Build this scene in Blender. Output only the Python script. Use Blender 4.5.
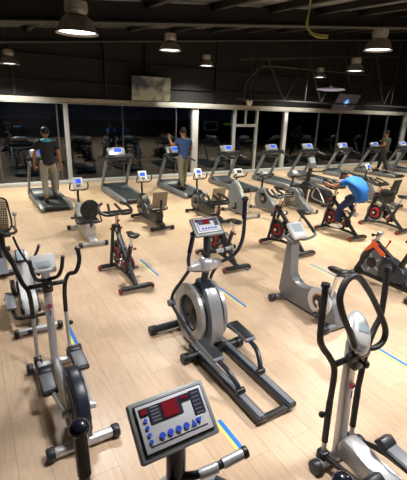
import bpy, bmesh, math, random
from mathutils import Vector, Matrix, Euler
random.seed(7)
PI = math.pi
S = bpy.context.scene
for o in list(bpy.data.objects): bpy.data.objects.remove(o)
COL = S.collection

# ------------------------------------------------------------------ camera
cam_d = bpy.data.cameras.new('camera'); cam = bpy.data.objects.new('camera', cam_d); COL.objects.link(cam)
CH = 2.7
Xc = Vector((0.86240, -0.50516, 0.03304)); Fw = Vector((0.493, 0.813, -0.3236)).normalized()
Xc = (Xc - Fw * Xc.dot(Fw)).normalized(); Up = Xc.cross(Fw)
cam.matrix_world = Matrix(((Xc.x, Up.x, -Fw.x, 0), (Xc.y, Up.y, -Fw.y, 0), (Xc.z, Up.z, -Fw.z, CH), (0, 0, 0, 1)))
cam_d.sensor_fit = 'HORIZONTAL'; cam_d.sensor_width = 36; cam_d.lens = 36 * 388.3 / 407
cam_d.clip_start = 0.05; cam_d.clip_end = 300
S.camera = cam

# ------------------------------------------------------------------ world / exposure
w = bpy.data.worlds.new('night'); S.world = w; w.use_nodes = True
w.node_tree.nodes['Background'].inputs[0].default_value = (0.010, 0.013, 0.022, 1)
w.node_tree.nodes['Background'].inputs[1].default_value = 0.35
S.view_settings.view_transform = 'Standard'; S.view_settings.look = 'None'
S.view_settings.exposure = 0.0; S.view_settings.gamma = 1.0; S.view_settings.use_curve_mapping = False
LAMP_POWER = 78.0
# (x, y, z of lamp mouth, colour key, power factor); first seven hang in view, the rest are unseen, overhead, behind the camera and to the sides
LAMPS = [
    (1.43, 5.69, 3.55, 'n', .9), (4.49, 9.26, 3.96, 'w', 1.1), (7.74, 13.0, 4.11, 'w', 1.0), (7.2, 5.53, 3.88, 'w', 1.1),
    (13.0, 12.6, 4.05, 'w', 1.1), (10.5, 8.76, 3.91, 'w', 1.1), (1.32, 12.9, 3.66, 'w', 1.0),
    (1.5, 1.7, 3.6, 'n', .75), (4.6, 1.2, 3.9, 'n', 1.1), (0.8, -1.2, 3.8, 'n', .8), (-2.2, 4.2, 3.7, 'n', 1.0), (-1.8, 9.0, 3.7, 'w', .9), (8.6, 1.0, 4.0, 'w', .9),  # first one is an unseen lamp added to brighten the foreground
    (12.5, 3.5, 4.1, 'w', 1.1), (16.5, 8.5, 4.3, 'w', 1.3), (19.5, 12.0, 4.5, 'w', 1.2), (4.5, -3.8, 3.8, 'n', .7), (11, -2.5, 4.1, 'w', .7)]

# ------------------------------------------------------------------ materials
def lin(h):
    h = h.lstrip('#'); c = [int(h[i:i+2], 16) / 255 for i in (0, 2, 4)]
    return tuple(x / 12.92 if x <= .04045 else ((x + .055) / 1.055) ** 2.4 for x in c) + (1,)
MC = {}
def mat(name, col, rough=.5, metal=0., noise=.0, scale=40, emit=0., bump=0., spec=.5):
    if name in MC: return MC[name]
    m = bpy.data.materials.new(name); m.use_nodes = True; MC[name] = m
    nt = m.node_tree; b = nt.nodes['Principled BSDF']; c = lin(col)
    b.inputs['Base Color'].default_value = c; b.inputs['Roughness'].default_value = rough; b.inputs['Metallic'].default_value = metal
    b.inputs['Specular IOR Level'].default_value = spec
    if emit:
        b.inputs['Emission Color'].default_value = c; b.inputs['Emission Strength'].default_value = emit
    if noise or bump:
        tc = nt.nodes.new('ShaderNodeTexCoord'); n = nt.nodes.new('ShaderNodeTexNoise'); n.inputs['Scale'].default_value = scale; n.inputs['Detail'].default_value = 3
        nt.links.new(tc.outputs['Object'], n.inputs['Vector'])
        if noise:
            mx = nt.nodes.new('ShaderNodeMix'); mx.data_type = 'RGBA'
            mx.inputs[6].default_value = tuple(x * (1 - noise) for x in c[:3]) + (1,)
            mx.inputs[7].default_value = tuple(min(1, x * (1 + noise)) for x in c[:3]) + (1,)
            nt.links.new(n.outputs['Fac'], mx.inputs[0]); nt.links.new(mx.outputs[2], b.inputs['Base Color'])
        if bump:
            bp = nt.nodes.new('ShaderNodeBump'); bp.inputs['Strength'].default_value = bump; bp.inputs['Distance'].default_value = .004
            nt.links.new(n.outputs['Fac'], bp.inputs['Height']); nt.links.new(bp.outputs[0], b.inputs['Normal'])
    return m
M_black = mat('black_plastic', '#131518', .42, noise=.15)
M_rubber = mat('black_rubber', '#17181b', .6, noise=.2, bump=.2)
M_foam = mat('foam_grip', '#15171c', .55, noise=.2, bump=.3)
M_dark = mat('charcoal_paint', '#282b31', .38, noise=.1, metal=.2)
M_blueblack = mat('blue_black_plastic', '#1e2532', .35, noise=.1)
M_grey = mat('grey_paint', '#7b7d81', .35, metal=.3, noise=.06)
M_midgrey = mat('mid_grey_plastic', '#6d7279', .42, noise=.06)
M_silver = mat('silver_paint', '#b4b6ba', .3, metal=.45, noise=.05)
M_shell = mat('brushed_silver_shell', '#a3a7ad', .34, metal=.6, noise=.06)
M_chrome = mat('chrome', '#d2d4d8', .16, metal=1.)
M_lightgrey = mat('light_grey_plastic', '#cfd2d3', .4, noise=.04)
M_white = mat('white_plastic', '#e8eaea', .4)
M_tmgrey = mat('treadmill_grey', '#7c848d', .4, metal=.25, noise=.06)
M_tmdark = mat('treadmill_slate', '#2c343c', .45, noise=.12)
M_belt = mat('running_belt', '#1f2529', .65, noise=.15, bump=.2)
M_red = mat('red_paint', '#b3202c', .4)
M_darkred = mat('dark_red_rubber', '#7e2028', .5)
M_orange = mat('orange_paint', '#f2693a', .4, noise=.05)
M_tan = mat('taupe_vinyl', '#8f8271', .5, noise=.12, bump=.2)
M_screenblue = mat('blue_screen', '#2b55e0', .2, emit=1.0)
M_screenlcd = mat('lcd_screen', '#a9bcc4', .25, noise=.1)
M_led = mat('red_display', '#731822', .25, emit=.1)
M_btn = mat('blue_button', '#2f55c8', .35)
M_panel = mat('console_panel', '#c2c4ca', .4, noise=.05)
M_navy = mat('navy_label', '#23283a', .35)
M_white_txt = mat('white_print', '#e6e6e6', .5)
M_label_grey = mat('faded_print', '#8f93a0', .5)
M_consoleframe = mat('console_frame_grey', '#868e90', .4, metal=.2)
M_gripball = mat('navy_black_grip', '#171b2a', .22)
M_skin = mat('skin', '#9a6a4f', .55, noise=.05)
M_hair = mat('dark_hair', '#15120f', .7, noise=.2)

def floor_mat():
    m = bpy.data.materials.new('wood_look_tiles'); m.use_nodes = True; nt = m.node_tree; N = nt.nodes; L = nt.links
    b = N['Principled BSDF']; tc = N.new('ShaderNodeTexCoord')
    mp = N.new('ShaderNodeMapping'); mp.inputs['Rotation'].default_value = (0, 0, PI / 2); L.new(tc.outputs['Object'], mp.inputs['Vector'])
    br = N.new('ShaderNodeTexBrick'); br.offset = .5; br.inputs['Scale'].default_value = 1.0
    br.inputs['Brick Width'].default_value = .92; br.inputs['Row Height'].default_value = .23
    br.inputs['Mortar Size'].default_value = .0028; br.inputs['Mortar Smooth'].default_value = .3
    br.inputs['Color1'].default_value = lin('#c6ad93'); br.inputs['Color2'].default_value = lin('#d0b9a0'); br.inputs['Mortar'].default_value = lin('#a8937e')
    L.new(mp.outputs[0], br.inputs['Vector'])
    m2 = N.new('ShaderNodeMapping'); m2.inputs['Scale'].default_value = (9, 1.1, 1); L.new(tc.outputs['Object'], m2.inputs['Vector'])
    n = N.new('ShaderNodeTexNoise'); n.inputs['Scale'].default_value = 3.2; n.inputs['Detail'].default_value = 6; n.inputs['Roughness'].default_value = .65
    L.new(m2.outputs[0], n.inputs['Vector'])
    rp = N.new('ShaderNodeValToRGB'); rp.color_ramp.elements[0].position = .3; rp.color_ramp.elements[0].color = (.80, .75, .70, 1)
    rp.color_ramp.elements[1].position = .62; rp.color_ramp.elements[1].color = (1.0, 1.0, 1.0, 1); L.new(n.outputs['Fac'], rp.inputs[0])
    mx = N.new('ShaderNodeMix'); mx.data_type = 'RGBA'; mx.blend_type = 'MULTIPLY'; mx.inputs[0].default_value = .8
    L.new(br.outputs['Color'], mx.inputs[6]); L.new(rp.outputs[0], mx.inputs[7])
    n3 = N.new('ShaderNodeTexNoise'); n3.inputs['Scale'].default_value = .9; n3.inputs['Detail'].default_value = 3; L.new(tc.outputs['Object'], n3.inputs['Vector'])
    r3 = N.new('ShaderNodeValToRGB'); r3.color_ramp.elements[0].position = .35; r3.color_ramp.elements[0].color = (.9, .88, .86, 1)
    r3.color_ramp.elements[1].position = .7; r3.color_ramp.elements[1].color = (1.06, 1.06, 1.06, 1); L.new(n3.outputs['Fac'], r3.inputs[0])
    mx2 = N.new('ShaderNodeMix'); mx2.data_type = 'RGBA'; mx2.blend_type = 'MULTIPLY'; mx2.inputs[0].default_value = 1
    L.new(mx.outputs[2], mx2.inputs[6]); L.new(r3.outputs[0], mx2.inputs[7]); L.new(mx2.outputs[2], b.inputs['Base Color'])
    b.inputs['Roughness'].default_value = .33; b.inputs['Specular IOR Level'].default_value = .45
    return m
def glass_mat():
    m = bpy.data.materials.new('dark_window_glass'); m.use_nodes = True; nt = m.node_tree; N = nt.nodes; L = nt.links
    for n in list(N): N.remove(n)
    out = N.new('ShaderNodeOutputMaterial'); t = N.new('ShaderNodeBsdfTransparent'); t.inputs[0].default_value = (.55, .6, .66, 1)
    g = N.new('ShaderNodeBsdfGlossy'); g.inputs['Roughness'].default_value = .015; g.inputs['Color'].default_value = (.8, .86, .95, 1)
    f = N.new('ShaderNodeFresnel'); f.inputs['IOR'].default_value = 1.75
    mx = N.new('ShaderNodeMixShader'); L.new(f.outputs[0], mx.inputs[0]); L.new(t.outputs[0], mx.inputs[1]); L.new(g.outputs[0], mx.inputs[2]); L.new(mx.outputs[0], out.inputs[0])
    return m
def mesh_fabric():
    m = bpy.data.materials.new('woven_mesh_fabric'); m.use_nodes = True; nt = m.node_tree; N = nt.nodes; L = nt.links
    b = N['Principled BSDF']; tc = N.new('ShaderNodeTexCoord'); mp = N.new('ShaderNodeMapping'); mp.inputs['Rotation'].default_value = (0, PI / 4, 0)
    L.new(tc.outputs['Object'], mp.inputs[0]); ck = N.new('ShaderNodeTexChecker'); ck.inputs['Scale'].default_value = 42
    ck.inputs['Color1'].default_value = lin('#2c2c2e'); ck.inputs['Color2'].default_value = lin('#b3a592'); L.new(mp.outputs[0], ck.inputs['Vector'])
    L.new(ck.outputs[0], b.inputs['Base Color']); b.inputs['Roughness'].default_value = .8
    return m
def roof_mat():
    m = bpy.data.materials.new('corrugated_roof'); m.use_nodes = True; nt = m.node_tree; N = nt.nodes; L = nt.links
    b = N['Principled BSDF']; b.inputs['Base Color'].default_value = lin('#7b7d82'); b.inputs['Roughness'].default_value = .5; b.inputs['Metallic'].default_value = .3
    tc = N.new('ShaderNodeTexCoord'); wv = N.new('ShaderNodeTexWave'); wv.inputs['Scale'].default_value = 1.6; L.new(tc.outputs['Object'], wv.inputs[0])
    bp = N.new('ShaderNodeBump'); bp.inputs['Strength'].default_value = .6; bp.inputs['Distance'].default_value = .04; L.new(wv.outputs[0], bp.inputs['Height']); L.new(bp.outputs[0], b.inputs['Normal'])
    return m
M_floor = floor_mat(); M_glass = glass_mat(); M_mesh = mesh_fabric(); M_roof = roof_mat()
M_darkwall = mat('dark_wall_panel', '#101217', .75, noise=.12, scale=3)
M_steel = mat('dark_steel', '#0b0b0e', .6, noise=.2, scale=8)
M_frame = mat('white_aluminium', '#b4b7ba', .45, noise=.03)
M_header = mat('pale_header_panel', '#b0ada7', .5, noise=.05, scale=4)
M_mull = mat('grey_mullion', '#5c5f63', .4, metal=.4)
M_sidewall = mat('painted_side_wall', '#4b4c50', .8, noise=.08, scale=2)

# ------------------------------------------------------------------ mesh builder
class B:
    def __init__(s): s.bm = bmesh.new()
    def _xf(s, vs, c, rot):
        mt = Matrix.Translation(Vector(c)) @ (rot if isinstance(rot, Matrix) else Euler(rot).to_matrix().to_4x4())
        bmesh.ops.transform(s.bm, matrix=mt, verts=vs)
    def box(s, c, size, rot=(0, 0, 0), bev=.0, seg=2):
        r = bmesh.ops.create_cube(s.bm, size=1); vs = r['verts']
        bmesh.ops.scale(s.bm, vec=Vector(size), verts=vs)
        if bev:
            es = list({e for v in vs for e in v.link_edges})
            rr = bmesh.ops.bevel(s.bm, geom=es, offset=min(bev, min(size) * .48), segments=seg, affect='EDGES', profile=.5)
            vs = list({v for f in rr['faces'] for v in f.verts} | {v for v in vs if v.is_valid})
        s._xf(vs, c, rot); return s
    def ell(s, c, r, rot=(0, 0, 0), u=16, v=10):
        q = bmesh.ops.create_uvsphere(s.bm, u_segments=u, v_segments=v, radius=1)
        bmesh.ops.scale(s.bm, vec=Vector(r), verts=q['verts']); s._xf(q['verts'], c, rot); return s
    def cyl(s, a, b, r1, r2=None, seg=16, bev=0):
        a = Vector(a); b = Vector(b); d = b - a; r2 = r1 if r2 is None else r2
        q = bmesh.ops.create_cone(s.bm, cap_ends=True, segments=seg, radius1=r1, radius2=r2, depth=d.length)
        vs = q['verts']
        if bev:
            caps = [f for f in {f for v in vs for f in v.link_faces} if len(f.verts) == seg]
            es = list({e for f in caps for e in f.edges})
            rr = bmesh.ops.bevel(s.bm, geom=es, offset=bev, segments=2, affect='EDGES', profile=.5)
            vs = list({v for f in rr['faces'] for v in f.verts} | {v for v in vs if v.is_valid})
        s._xf(vs, (a + b) / 2, d.to_track_quat('Z', 'Y').to_matrix().to_4x4()); return s
    def tube(s, pts, r, seg=10, smooth=True, sub=5, closed=False):
        P = [Vector(p) for p in pts]; R = list(r) if isinstance(r, (list, tuple)) else [r] * len(P)
        if smooth and len(P) > 2:
            Q = []; RR = []; n = len(P)
            rng = n if closed else n - 1
            for i in range(rng):
                if closed: p0, p1, p2, p3 = P[i-1], P[i], P[(i+1) % n], P[(i+2) % n]; ra, rb = R[i], R[(i+1) % n]
                else: p0 = P[max(i-1, 0)]; p1 = P[i]; p2 = P[i+1]; p3 = P[min(i+2, n-1)]; ra, rb = R[i], R[i+1]
                for k in range(sub):
                    t = k / sub
                    Q.append(.5 * ((2*p1) + (p2-p0)*t + (2*p0-5*p1+4*p2-p3)*t*t + (3*p1-p0-3*p2+p3)*t**3)); RR.append(ra + (rb-ra)*t)
            if not closed: Q.append(P[-1]); RR.append(R[-1])
            P, R = Q, RR
        n = len(P); rings = []; up = None
        for i in range(n):
            if closed: t = (P[(i+1) % n] - P[i-1]).normalized()
            else: t = (P[min(i+1, n-1)] - P[max(i-1, 0)]).normalized()
            if up is None:
                up = Vector((0, 0, 1)) if abs(t.z) < .9 else Vector((0, 1, 0))
            up = (up - t * up.dot(t)).normalized(); sd = t.cross(up)
            rings.append([s.bm.verts.new(P[i] + R[i] * (math.cos(a) * sd + math.sin(a) * up)) for a in [2*PI*k/seg for k in range(seg)]])
        for i in range(n if closed else n - 1):
            a, b = rings[i], rings[(i+1) % n]
            for k in range(seg): s.bm.faces.new((a[k], b[k], b[(k+1) % seg], a[(k+1) % seg]))
        if not closed:
            s.bm.faces.new(rings[0]); s.bm.faces.new(rings[-1][::-1])
        return s
    def prof(s, pts, x0, x1, bev=0, mtx=None, seg=2):
        """side outline in (y, z), extruded along x"""
        a = [s.bm.verts.new((x0, p[0], p[1])) for p in pts]; b = [s.bm.verts.new((x1, p[0], p[1])) for p in pts]; n = len(pts)
        fs = [s.bm.faces.new(a), s.bm.faces.new(b[::-1])]
        for i in range(n): fs.append(s.bm.faces.new((a[i], b[i], b[(i+1) % n], a[(i+1) % n])))
        vs = a + b
        if bev:
            es = list(set(fs[0].edges) | set(fs[1].edges))
            rr = bmesh.ops.bevel(s.bm, geom=es, offset=bev, segments=seg, affect='EDGES', profile=.5)
            vs = list({v for f in rr['faces'] for v in f.verts} | {v for v in vs if v.is_valid})
        if mtx: bmesh.ops.transform(s.bm, matrix=mtx, verts=vs)
        return s
    def ring(s, c, R, r, axis='x', seg=28, k=8, squash=1.):
        pts = []
        for i in range(seg):
            a = 2*PI*i/seg; p = {'x': (0, R*math.cos(a), R*math.sin(a)), 'y': (R*math.cos(a), 0, R*math.sin(a)), 'z': (R*math.cos(a), R*math.sin(a), 0)}[axis]
            pts.append(Vector(c) + Vector(p))
        return s.tube(pts, r, seg=k, smooth=False, closed=True)
    def lathe(s, c, rz, seg=24):
        rings = [[s.bm.verts.new((c[0] + r*math.cos(2*PI*k/seg), c[1] + r*math.sin(2*PI*k/seg), c[2] + z)) for k in range(seg)] for r, z in rz]
        for a, b in zip(rings, rings[1:]):
            for k in range(seg): s.bm.faces.new((a[k], a[(k+1) % seg], b[(k+1) % seg], b[k]))
        return s
    def xf(s, mt): bmesh.ops.transform(s.bm, matrix=mt, verts=s.bm.verts[:]); return s
    def done(s, name, m, parent=None, ang=.6, recalc=True):
        if recalc: bmesh.ops.recalc_face_normals(s.bm, faces=s.bm.faces[:])
        me = bpy.data.meshes.new(name); s.bm.to_mesh(me); s.bm.free()
        for p in me.polygons: p.use_smooth = True
        me.set_sharp_from_angle(angle=ang)
        me.materials.append(m); o = bpy.data.objects.new(name, me); COL.objects.link(o)
        if parent: o.parent = parent
        return o
def tag(o, label, cat, group=None, kind=None):
    if label: o['label'] = label
    if cat: o['category'] = cat
    if group: o['group'] = group
    if kind: o['kind'] = kind
    return o
def thing(name, label=None, cat=None, loc=(0, 0, 0), rz=0, group=None):
    o = bpy.data.objects.new(name, None); COL.objects.link(o); o.location = loc; o.rotation_euler = (0, 0, rz); o.empty_display_size = .1
    return tag(o, label, cat, group)
def copy_tree(o, parent=None):
    c = o.copy(); COL.objects.link(c)
    if parent: c.parent = parent
    for ch in list(o.children): copy_tree(ch, c)
    return c
def struct(o): o['kind'] = 'structure'; return o
def disc_pts(cy, cz, ry, rz, n=28, a0=0, a1=2*PI):
    return [(cy + ry*math.cos(a0 + (a1-a0)*i/n), cz + rz*math.sin(a0 + (a1-a0)*i/n)) for i in range(n)]
def spl(pts, sub=5):
    """smooth closed outline through (y, z) points"""
    out = []; n = len(pts)
    for i in range(n):
        p0, p1, p2, p3 = [Vector(pts[(i+k) % n]) for k in (-1, 0, 1, 2)]
        for k in range(sub):
            t = k / sub; q = .5 * ((2*p1) + (p2-p0)*t + (2*p0-5*p1+4*p2-p3)*t*t + (3*p1-p0-3*p2+p3)*t**3); out.append((q.x, q.y))
    return out

# ------------------------------------------------------------------ the room
X0, X1, Y0, YW = -4.2, 26.0, -6.0, 14.2
def roof_z(x, y): return 3.74 + .108*x + .045*y
struct(B().box(((X0+X1)/2, (Y0+YW)/2, -.05), (X1-X0+.4, YW-Y0+.4, .1)).done('floor', M_floor))
bm = B(); vs = [bm.bm.verts.new((x, y, roof_z(x, y) + dz)) for dz in (0, .08) for (x, y) in ((X0-.2, Y0-.2), (X1+.2, Y0-.2), (X1+.2, YW+.2), (X0-.2, YW+.2))]
for f in ((0, 1, 2, 3), (7, 6, 5, 4), (0, 4, 5, 1), (1, 5, 6, 2), (2, 6, 7, 3), (3, 7, 4, 0)): bm.bm.faces.new([vs[i] for i in f])
struct(bm.done('ceiling', M_roof))
def slope_wall(name, pts4, m):   # pts: (x0,y0),(x1,y1), thickness vector, zbottom
    (xa, ya), (xb, yb), t, zb = pts4; b = B(); v = []
    for (ox, oy) in ((0, 0), t):
        for x, y in ((xa, ya), (xb, yb)): v += [b.bm.verts.new((x+ox, y+oy, zb)), b.bm.verts.new((x+ox, y+oy, roof_z(x, y) + .02))]
    for f in ((0, 1, 3, 2), (4, 6, 7, 5), (0, 4, 5, 1), (2, 3, 7, 6), (1, 5, 7, 3), (0, 2, 6, 4)): b.bm.faces.new([v[i] for i in f])
    return struct(b.done(name, m))
slope_wall('wall_left', ((X0, Y0), (X0, YW), (-.15, 0), 0), M_sidewall)
slope_wall('wall_right', ((X1, Y0), (X1, YW), (.15, 0), 0), M_sidewall)
slope_wall('wall_back', ((X0, Y0), (X1, Y0), (0, -.15), 0), M_sidewall)
slope_wall('wall_front', ((X0, YW), (X1, YW), (0, .12), 2.86), M_darkwall)
# header band, kerb
b = B().box(((X0+X1)/2, YW-.02, 2.78), (X1-X0, .2, .15), bev=.008); struct(b.done('trim_1', M_header))
b = B().box(((X0+X1)/2, YW-.04, 2.682), (X1-X0, .24, .022), bev=.004); struct(b.done('trim_2', M_frame))
b = B().box(((X0+X1)/2, YW-.03, .06), (X1-X0, .24, .12), bev=.008); struct(b.done('baseboard_front', M_frame))
# posts
n = 3
for px, wd in ((-2.0, .16), (3.0, .13), (7.98, .27), (12.75, .2), (21.85, .24)):
    struct(B().box((px, YW-.02, 1.395), (wd, .16, 2.55), bev=.006).done('trim_%d' % n, M_frame)); n += 1
for px in (.85, 2.72, 4.98, 7.15, 14.9, 16.4, 18.63, 20.2, 23.6):
    struct(B().box((px, YW, 1.395), (.036, .1, 2.55), bev=.004).done('trim_%d' % n, M_mull)); n += 1
edges = [X0, -2.0, .85, 3.0, 4.98, 7.15, 7.98, 9.93, None, 11.1, 12.75, 14.9, 16.4, 18.63, 20.2, 21.85, 23.6, X1]
k = 1
for a, c in zip(edges, edges[1:]):
    if a is None or c is None: continue
    struct(B().box(((a+c)/2, YW+.03, 1.4), (c-a, .012, 2.56)).done('window_%d' % k, M_glass)); k += 1
# the glazed door with a transom
dr = struct(B().box((9.93, YW-.02, 1.395), (.09, .14, 2.55), bev=.006).box((11.1, YW-.02, 1.395), (.09, .14, 2.55), bev=.006).box((10.515, YW-.02, 2.03), (1.08, .12, .1), bev=.006).box((10.5, YW-.02, 2.36), (.05, .08, .6)).done('door_1', M_frame))
struct(B().box((10.515, YW+.01, 1.05), (1.09, .012, 1.86)).done('door_glass', M_glass, dr))
struct(B().box((10.515, YW+.01, 2.38), (1.09, .012, .58)).done('transom_glass', M_glass, dr))
B().tube([(11.0, YW-.1, .9), (11.0, YW-.15, .95), (11.0, YW-.15, 1.2), (11.0, YW-.1, 1.25)], .012).done('door_handle', M_chrome, dr)
# roof steel: rafters along the hall's slope and purlins across it
i = 30
def beam_along_x(y, h, wd, dz, name, m=M_steel):
    b = B(); v = []
    for yy in (y-wd/2, y+wd/2):
        for x in (X0, X1): v += [b.bm.verts.new((x, yy, roof_z(x, y)-dz)), b.bm.verts.new((x, yy, roof_z(x, y)-dz-h))]
    for f in ((0, 1, 3, 2), (4, 6, 7, 5), (0, 4, 5, 1), (2, 3, 7, 6), (1, 5, 7, 3), (0, 2, 6, 4)): b.bm.faces.new([v[j] for j in f])
    # lower flange
    v = []
    for yy in (y-wd*1.6, y+wd*1.6):
        for x in (X0, X1): v += [b.bm.verts.new((x, yy, roof_z(x, y)-dz-h)), b.bm.verts.new((x, yy, roof_z(x, y)-dz-h-.02))]
    for f in ((0, 1, 3, 2), (4, 6, 7, 5), (0, 4, 5, 1), (2, 3, 7, 6), (1, 5, 7, 3), (0, 2, 6, 4)): b.bm.faces.new([v[j] for j in f])
    return struct(b.done(name, m))
for y, h in ((-3.4, .32), (1.6, .3), (6.9, .3), (11.2, .3)):
    beam_along_x(y, h, .1, .04, 'trim_%d' % i); i += 1
for j in range(23):
    x = X0 + .6 + j * 1.3; b = B(); v = []
    for xx in (x-.045, x+.045):
        for y in (Y0, YW): v += [b.bm.verts.new((xx, y, roof_z(x, y)+.0)), b.bm.verts.new((xx, y, roof_z(x, y)-.13))]
    for f in ((0, 1, 3, 2), (4, 6, 7, 5), (0, 4, 5, 1), (2, 3, 7, 6), (1, 5, 7, 3), (0, 2, 6, 4)): b.bm.faces.new([v[q] for q in f])
    struct(b.done('trim_%d' % i, M_steel)); i += 1
# steel framing over the glass front: studs, girts and diagonal braces
b = B()
for x in (1.5, 4.4, 5.9, 8.9): b.box((x, YW-.06, (2.87 + roof_z(x, YW)) / 2), (.07, .1, roof_z(x, YW) - 2.87))
for z in (3.35, 4.1): b.box((11, YW-.05, z), (30, .05, .04))
struct(b.done('trim_%d' % i, M_steel)); i += 1
M_strut = mat('grey_steel_struts', '#19191b', .55, noise=.2, scale=8)
b = B(); x = 9.6; up = True
while x < 24.5:
    b.cyl((x, 13.3, 3.1 if up else 4.55 + .1*(x-9)), (x+1.1, 13.3, (4.55 + .1*(x-8)) if up else 3.1), .035, seg=8); up = not up; x += 1.1
b.tube([(9.4, 13.3, 3.08), (25, 13.3, 3.08)], .04, smooth=False); b.tube([(9.4, 13.3, 4.5), (25, 13.3, 6.05)], .04, smooth=False)
for x in range(10, 25, 3): b.cyl((x, 13.3, 3.0), (x, 13.3, roof_z(x, 13.3)), .03, seg=8)
struct(b.done('trim_%d' % i, M_strut)); i += 1
# conduit curving along the wall above the clock
b = B().tube([(10.3, 14.08, 3.0), (10.3, 14.08, 3.6), (10.75, 14.08, 4.15), (11.4, 14.08, 4.45), (14.5, 14.08, 4.5), (18, 14.08, 4.55)], .022, seg=8)
struct(b.done('trim_%d' % i, mat('pvc_conduit', '#55534f', .5)))
# outside: glowing yellow strip standing in for streaks of light, and a framed sign box on a low wall across the yard
ow = B().box((11, 19.4, 1.0), (34, .2, 2.0)).done('trim_60', mat('yard_wall', '#2a2c30', .8, noise=.2, scale=3)); struct(ow)
struct(B().box((11, 17, -.06), (34, 5.4, .08)).done('trim_61', mat('yard_paving', '#26272a', .8, noise=.2, scale=2)))
tag(B().box((13.9, 19.28, 1.86), (2.3, .03, .08)).done('yellow_light_strip', mat('yellow_strip', '#c9c22a', .5, emit=.25)), 'thin yellow strip glowing outside beyond the glass beside the door', 'sign')
sg = thing('framed_sign', 'small grey framed sign seen through the glass left of the door', 'sign', (11.9, 19.26, 1.75))
B().box((0, 0, 0), (.9, .05, .5), bev=.01).done('sign_frame', mat('sign_grey', '#8c9098', .5, emit=.08), sg)
B().box((0, -.03, 0), (.72, .02, .34)).done('sign_panel', mat('sign_dark', '#2a2e38', .5), sg)

# floor tape strips: blue with a yellow edge
M_tb = mat('blue_tape', '#1d74c4', .45); M_ty = mat('yellow_tape', '#d8cf6a', .5)
def tape(x, y0, y1, label):
    t = thing('floor_tape', label, 'tape', (x, (y0+y1)/2, 0), group='blue and yellow tape strips on the floor')
    L_ = y1 - y0
    B().box((.0, 0, .0012), (.042, L_, .0024)).done('blue_stripe', M_tb, t); B().box((-.036, -.0, .0012), (.03, L_*.97, .0022)).done('yellow_stripe', M_ty, t)
tape(.80, 3.86, 4.63, 'blue and yellow tape beside the front-left elliptical with silver mast')
tape(2.47, 5.5, 6.3, 'thin blue and yellow tape beside the spin bike next to the two recumbents')
tape(3.15, 3.95, 4.72, 'blue and yellow tape just right of the central elliptical flywheel')
tape(1.64, 1.88, 2.32, 'short blue and yellow tape beside the large tilted console')
tape(3.97, 1.7, 2.36, 'blue and yellow tape at the right edge beside the loop-handled elliptical')
tape(5.22, 4.0, 4.72, 'thin blue tape on the floor between grey upright bike and orange bike')
tape(3.98, 5.0, 5.42, 'short blue tape beside the spin bike behind the central elliptical')

# ------------------------------------------------------------------ lamps
M_bowl = mat('lamp_aluminium', '#77716a', .45, metal=.5, noise=.1, spec=.5); M_gear = mat('lamp_gear_housing', '#a5a39f', .4, metal=.4)
M_glow = mat('lamp_glow', '#ffffff', .5, emit=6.)
def make_lamp():
    t = thing('pendant_lamp')
    B().lathe((0, 0, 0), [(.27, 0), (.262, .02), (.2, .15), (.15, .2), (.0001, .205), (.0001, .198), (.145, .19), (.19, .14), (.252, .015), (.27, 0)]).done('lamp_shade', M_bowl, t, ang=.9)
    B().lathe((0, 0, .03), [(.0001, 0), (.242, 0), (.242, .012), (.0001, .012)]).done('lamp_diffuser', M_glow, t)
    B().cyl((0, 0, .2), (0, 0, .27), .12, .15, bev=.004).cyl((0, 0, .27), (0, 0, .37), .15, .14, bev=.01).done('gear_housing', M_gear, t)
    return t
lp = make_lamp()
names = ['large pendant lamp at upper left, nearest to the camera', 'pendant lamp hanging in front of the hall above the left television', 'small pendant lamp right of the left television, near the window band',
         'large pendant lamp at the upper right above the hall', 'small far pendant lamp left of the hanging light disc', 'pendant lamp between the light disc and the large right lamp',
         'pendant lamp half cut by the left edge of the photo']
for q, (x, y, z, ck, pf) in enumerate(LAMPS):
    o = lp if q == 0 else copy_tree(lp); o.location = (x, y, z)
    tag(o, names[q] if q < len(names) else 'unseen pendant lamp over the hall, placed to light it', 'lamp', 'pendant lamps under the roof')
    # suspension rod reaches the roof
    h = roof_z(x, y) - z
    B().cyl((0, 0, .33), (0, 0, h), .007, seg=6).done('suspension_rod', M_steel, o)
    ld = bpy.data.lights.new('lamp_light', 'AREA'); ld.shape = 'DISK'; ld.size = .46; ld.spread = math.radians(128); ld.energy = LAMP_POWER * pf
    ld.color = {'n': (1, .965, .94), 'w': (1, .945, .66)}[ck]
    lo = bpy.data.objects.new('lamp_light', ld); COL.objects.link(lo); lo.parent = o; lo.location = (0, 0, .022)
ufo = thing('light_disc', 'flat bluish light disc hanging from two wires near the right television', 'lamp', (8.26, 7.57, 3.25))
B().lathe((0, 0, 0), [(.0001, -.03), (.2, -.028), (.36, 0), (.37, .012), (.3, .03), (.08, .05), (.0001, .055)], seg=32).done('lamp_shade', mat('disc_blue_white', '#97a0cc', .35, emit=.12), ufo)
B().cyl((-.06, 0, .04), (-.3, .0, roof_z(7.96, 7.57)-3.25), .006, seg=6).cyl((.06, 0, .04), (.3, 0, roof_z(8.56, 7.57)-3.25), .006, seg=6).done('hanging_wire', M_strut, ufo)
B().ell((0, 0, .07), (.04, .04, .03)).done('wire_hub', M_white, ufo)
cz = roof_z(4.83, 5.07)
tag(B().tube([(4.83, 5.07, cz), (4.82, 5.05, 4.17), (4.76, 5.02, 3.98), (4.82, 4.97, 3.86), (4.9, 4.9, 3.80), (5.02, 4.8, 3.79)], .014, seg=8).tube([(4.84, 5.07, 4.2), (4.80, 5.03, 3.98), (4.86, 4.95, 3.85), (5.03, 4.8, 3.82)], .01, seg=8).done('hanging_cable', mat('yellow_green_cable', '#8f9a4e', .6)), 'loose yellow-green cable looping down from the roof', 'cable')
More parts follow.
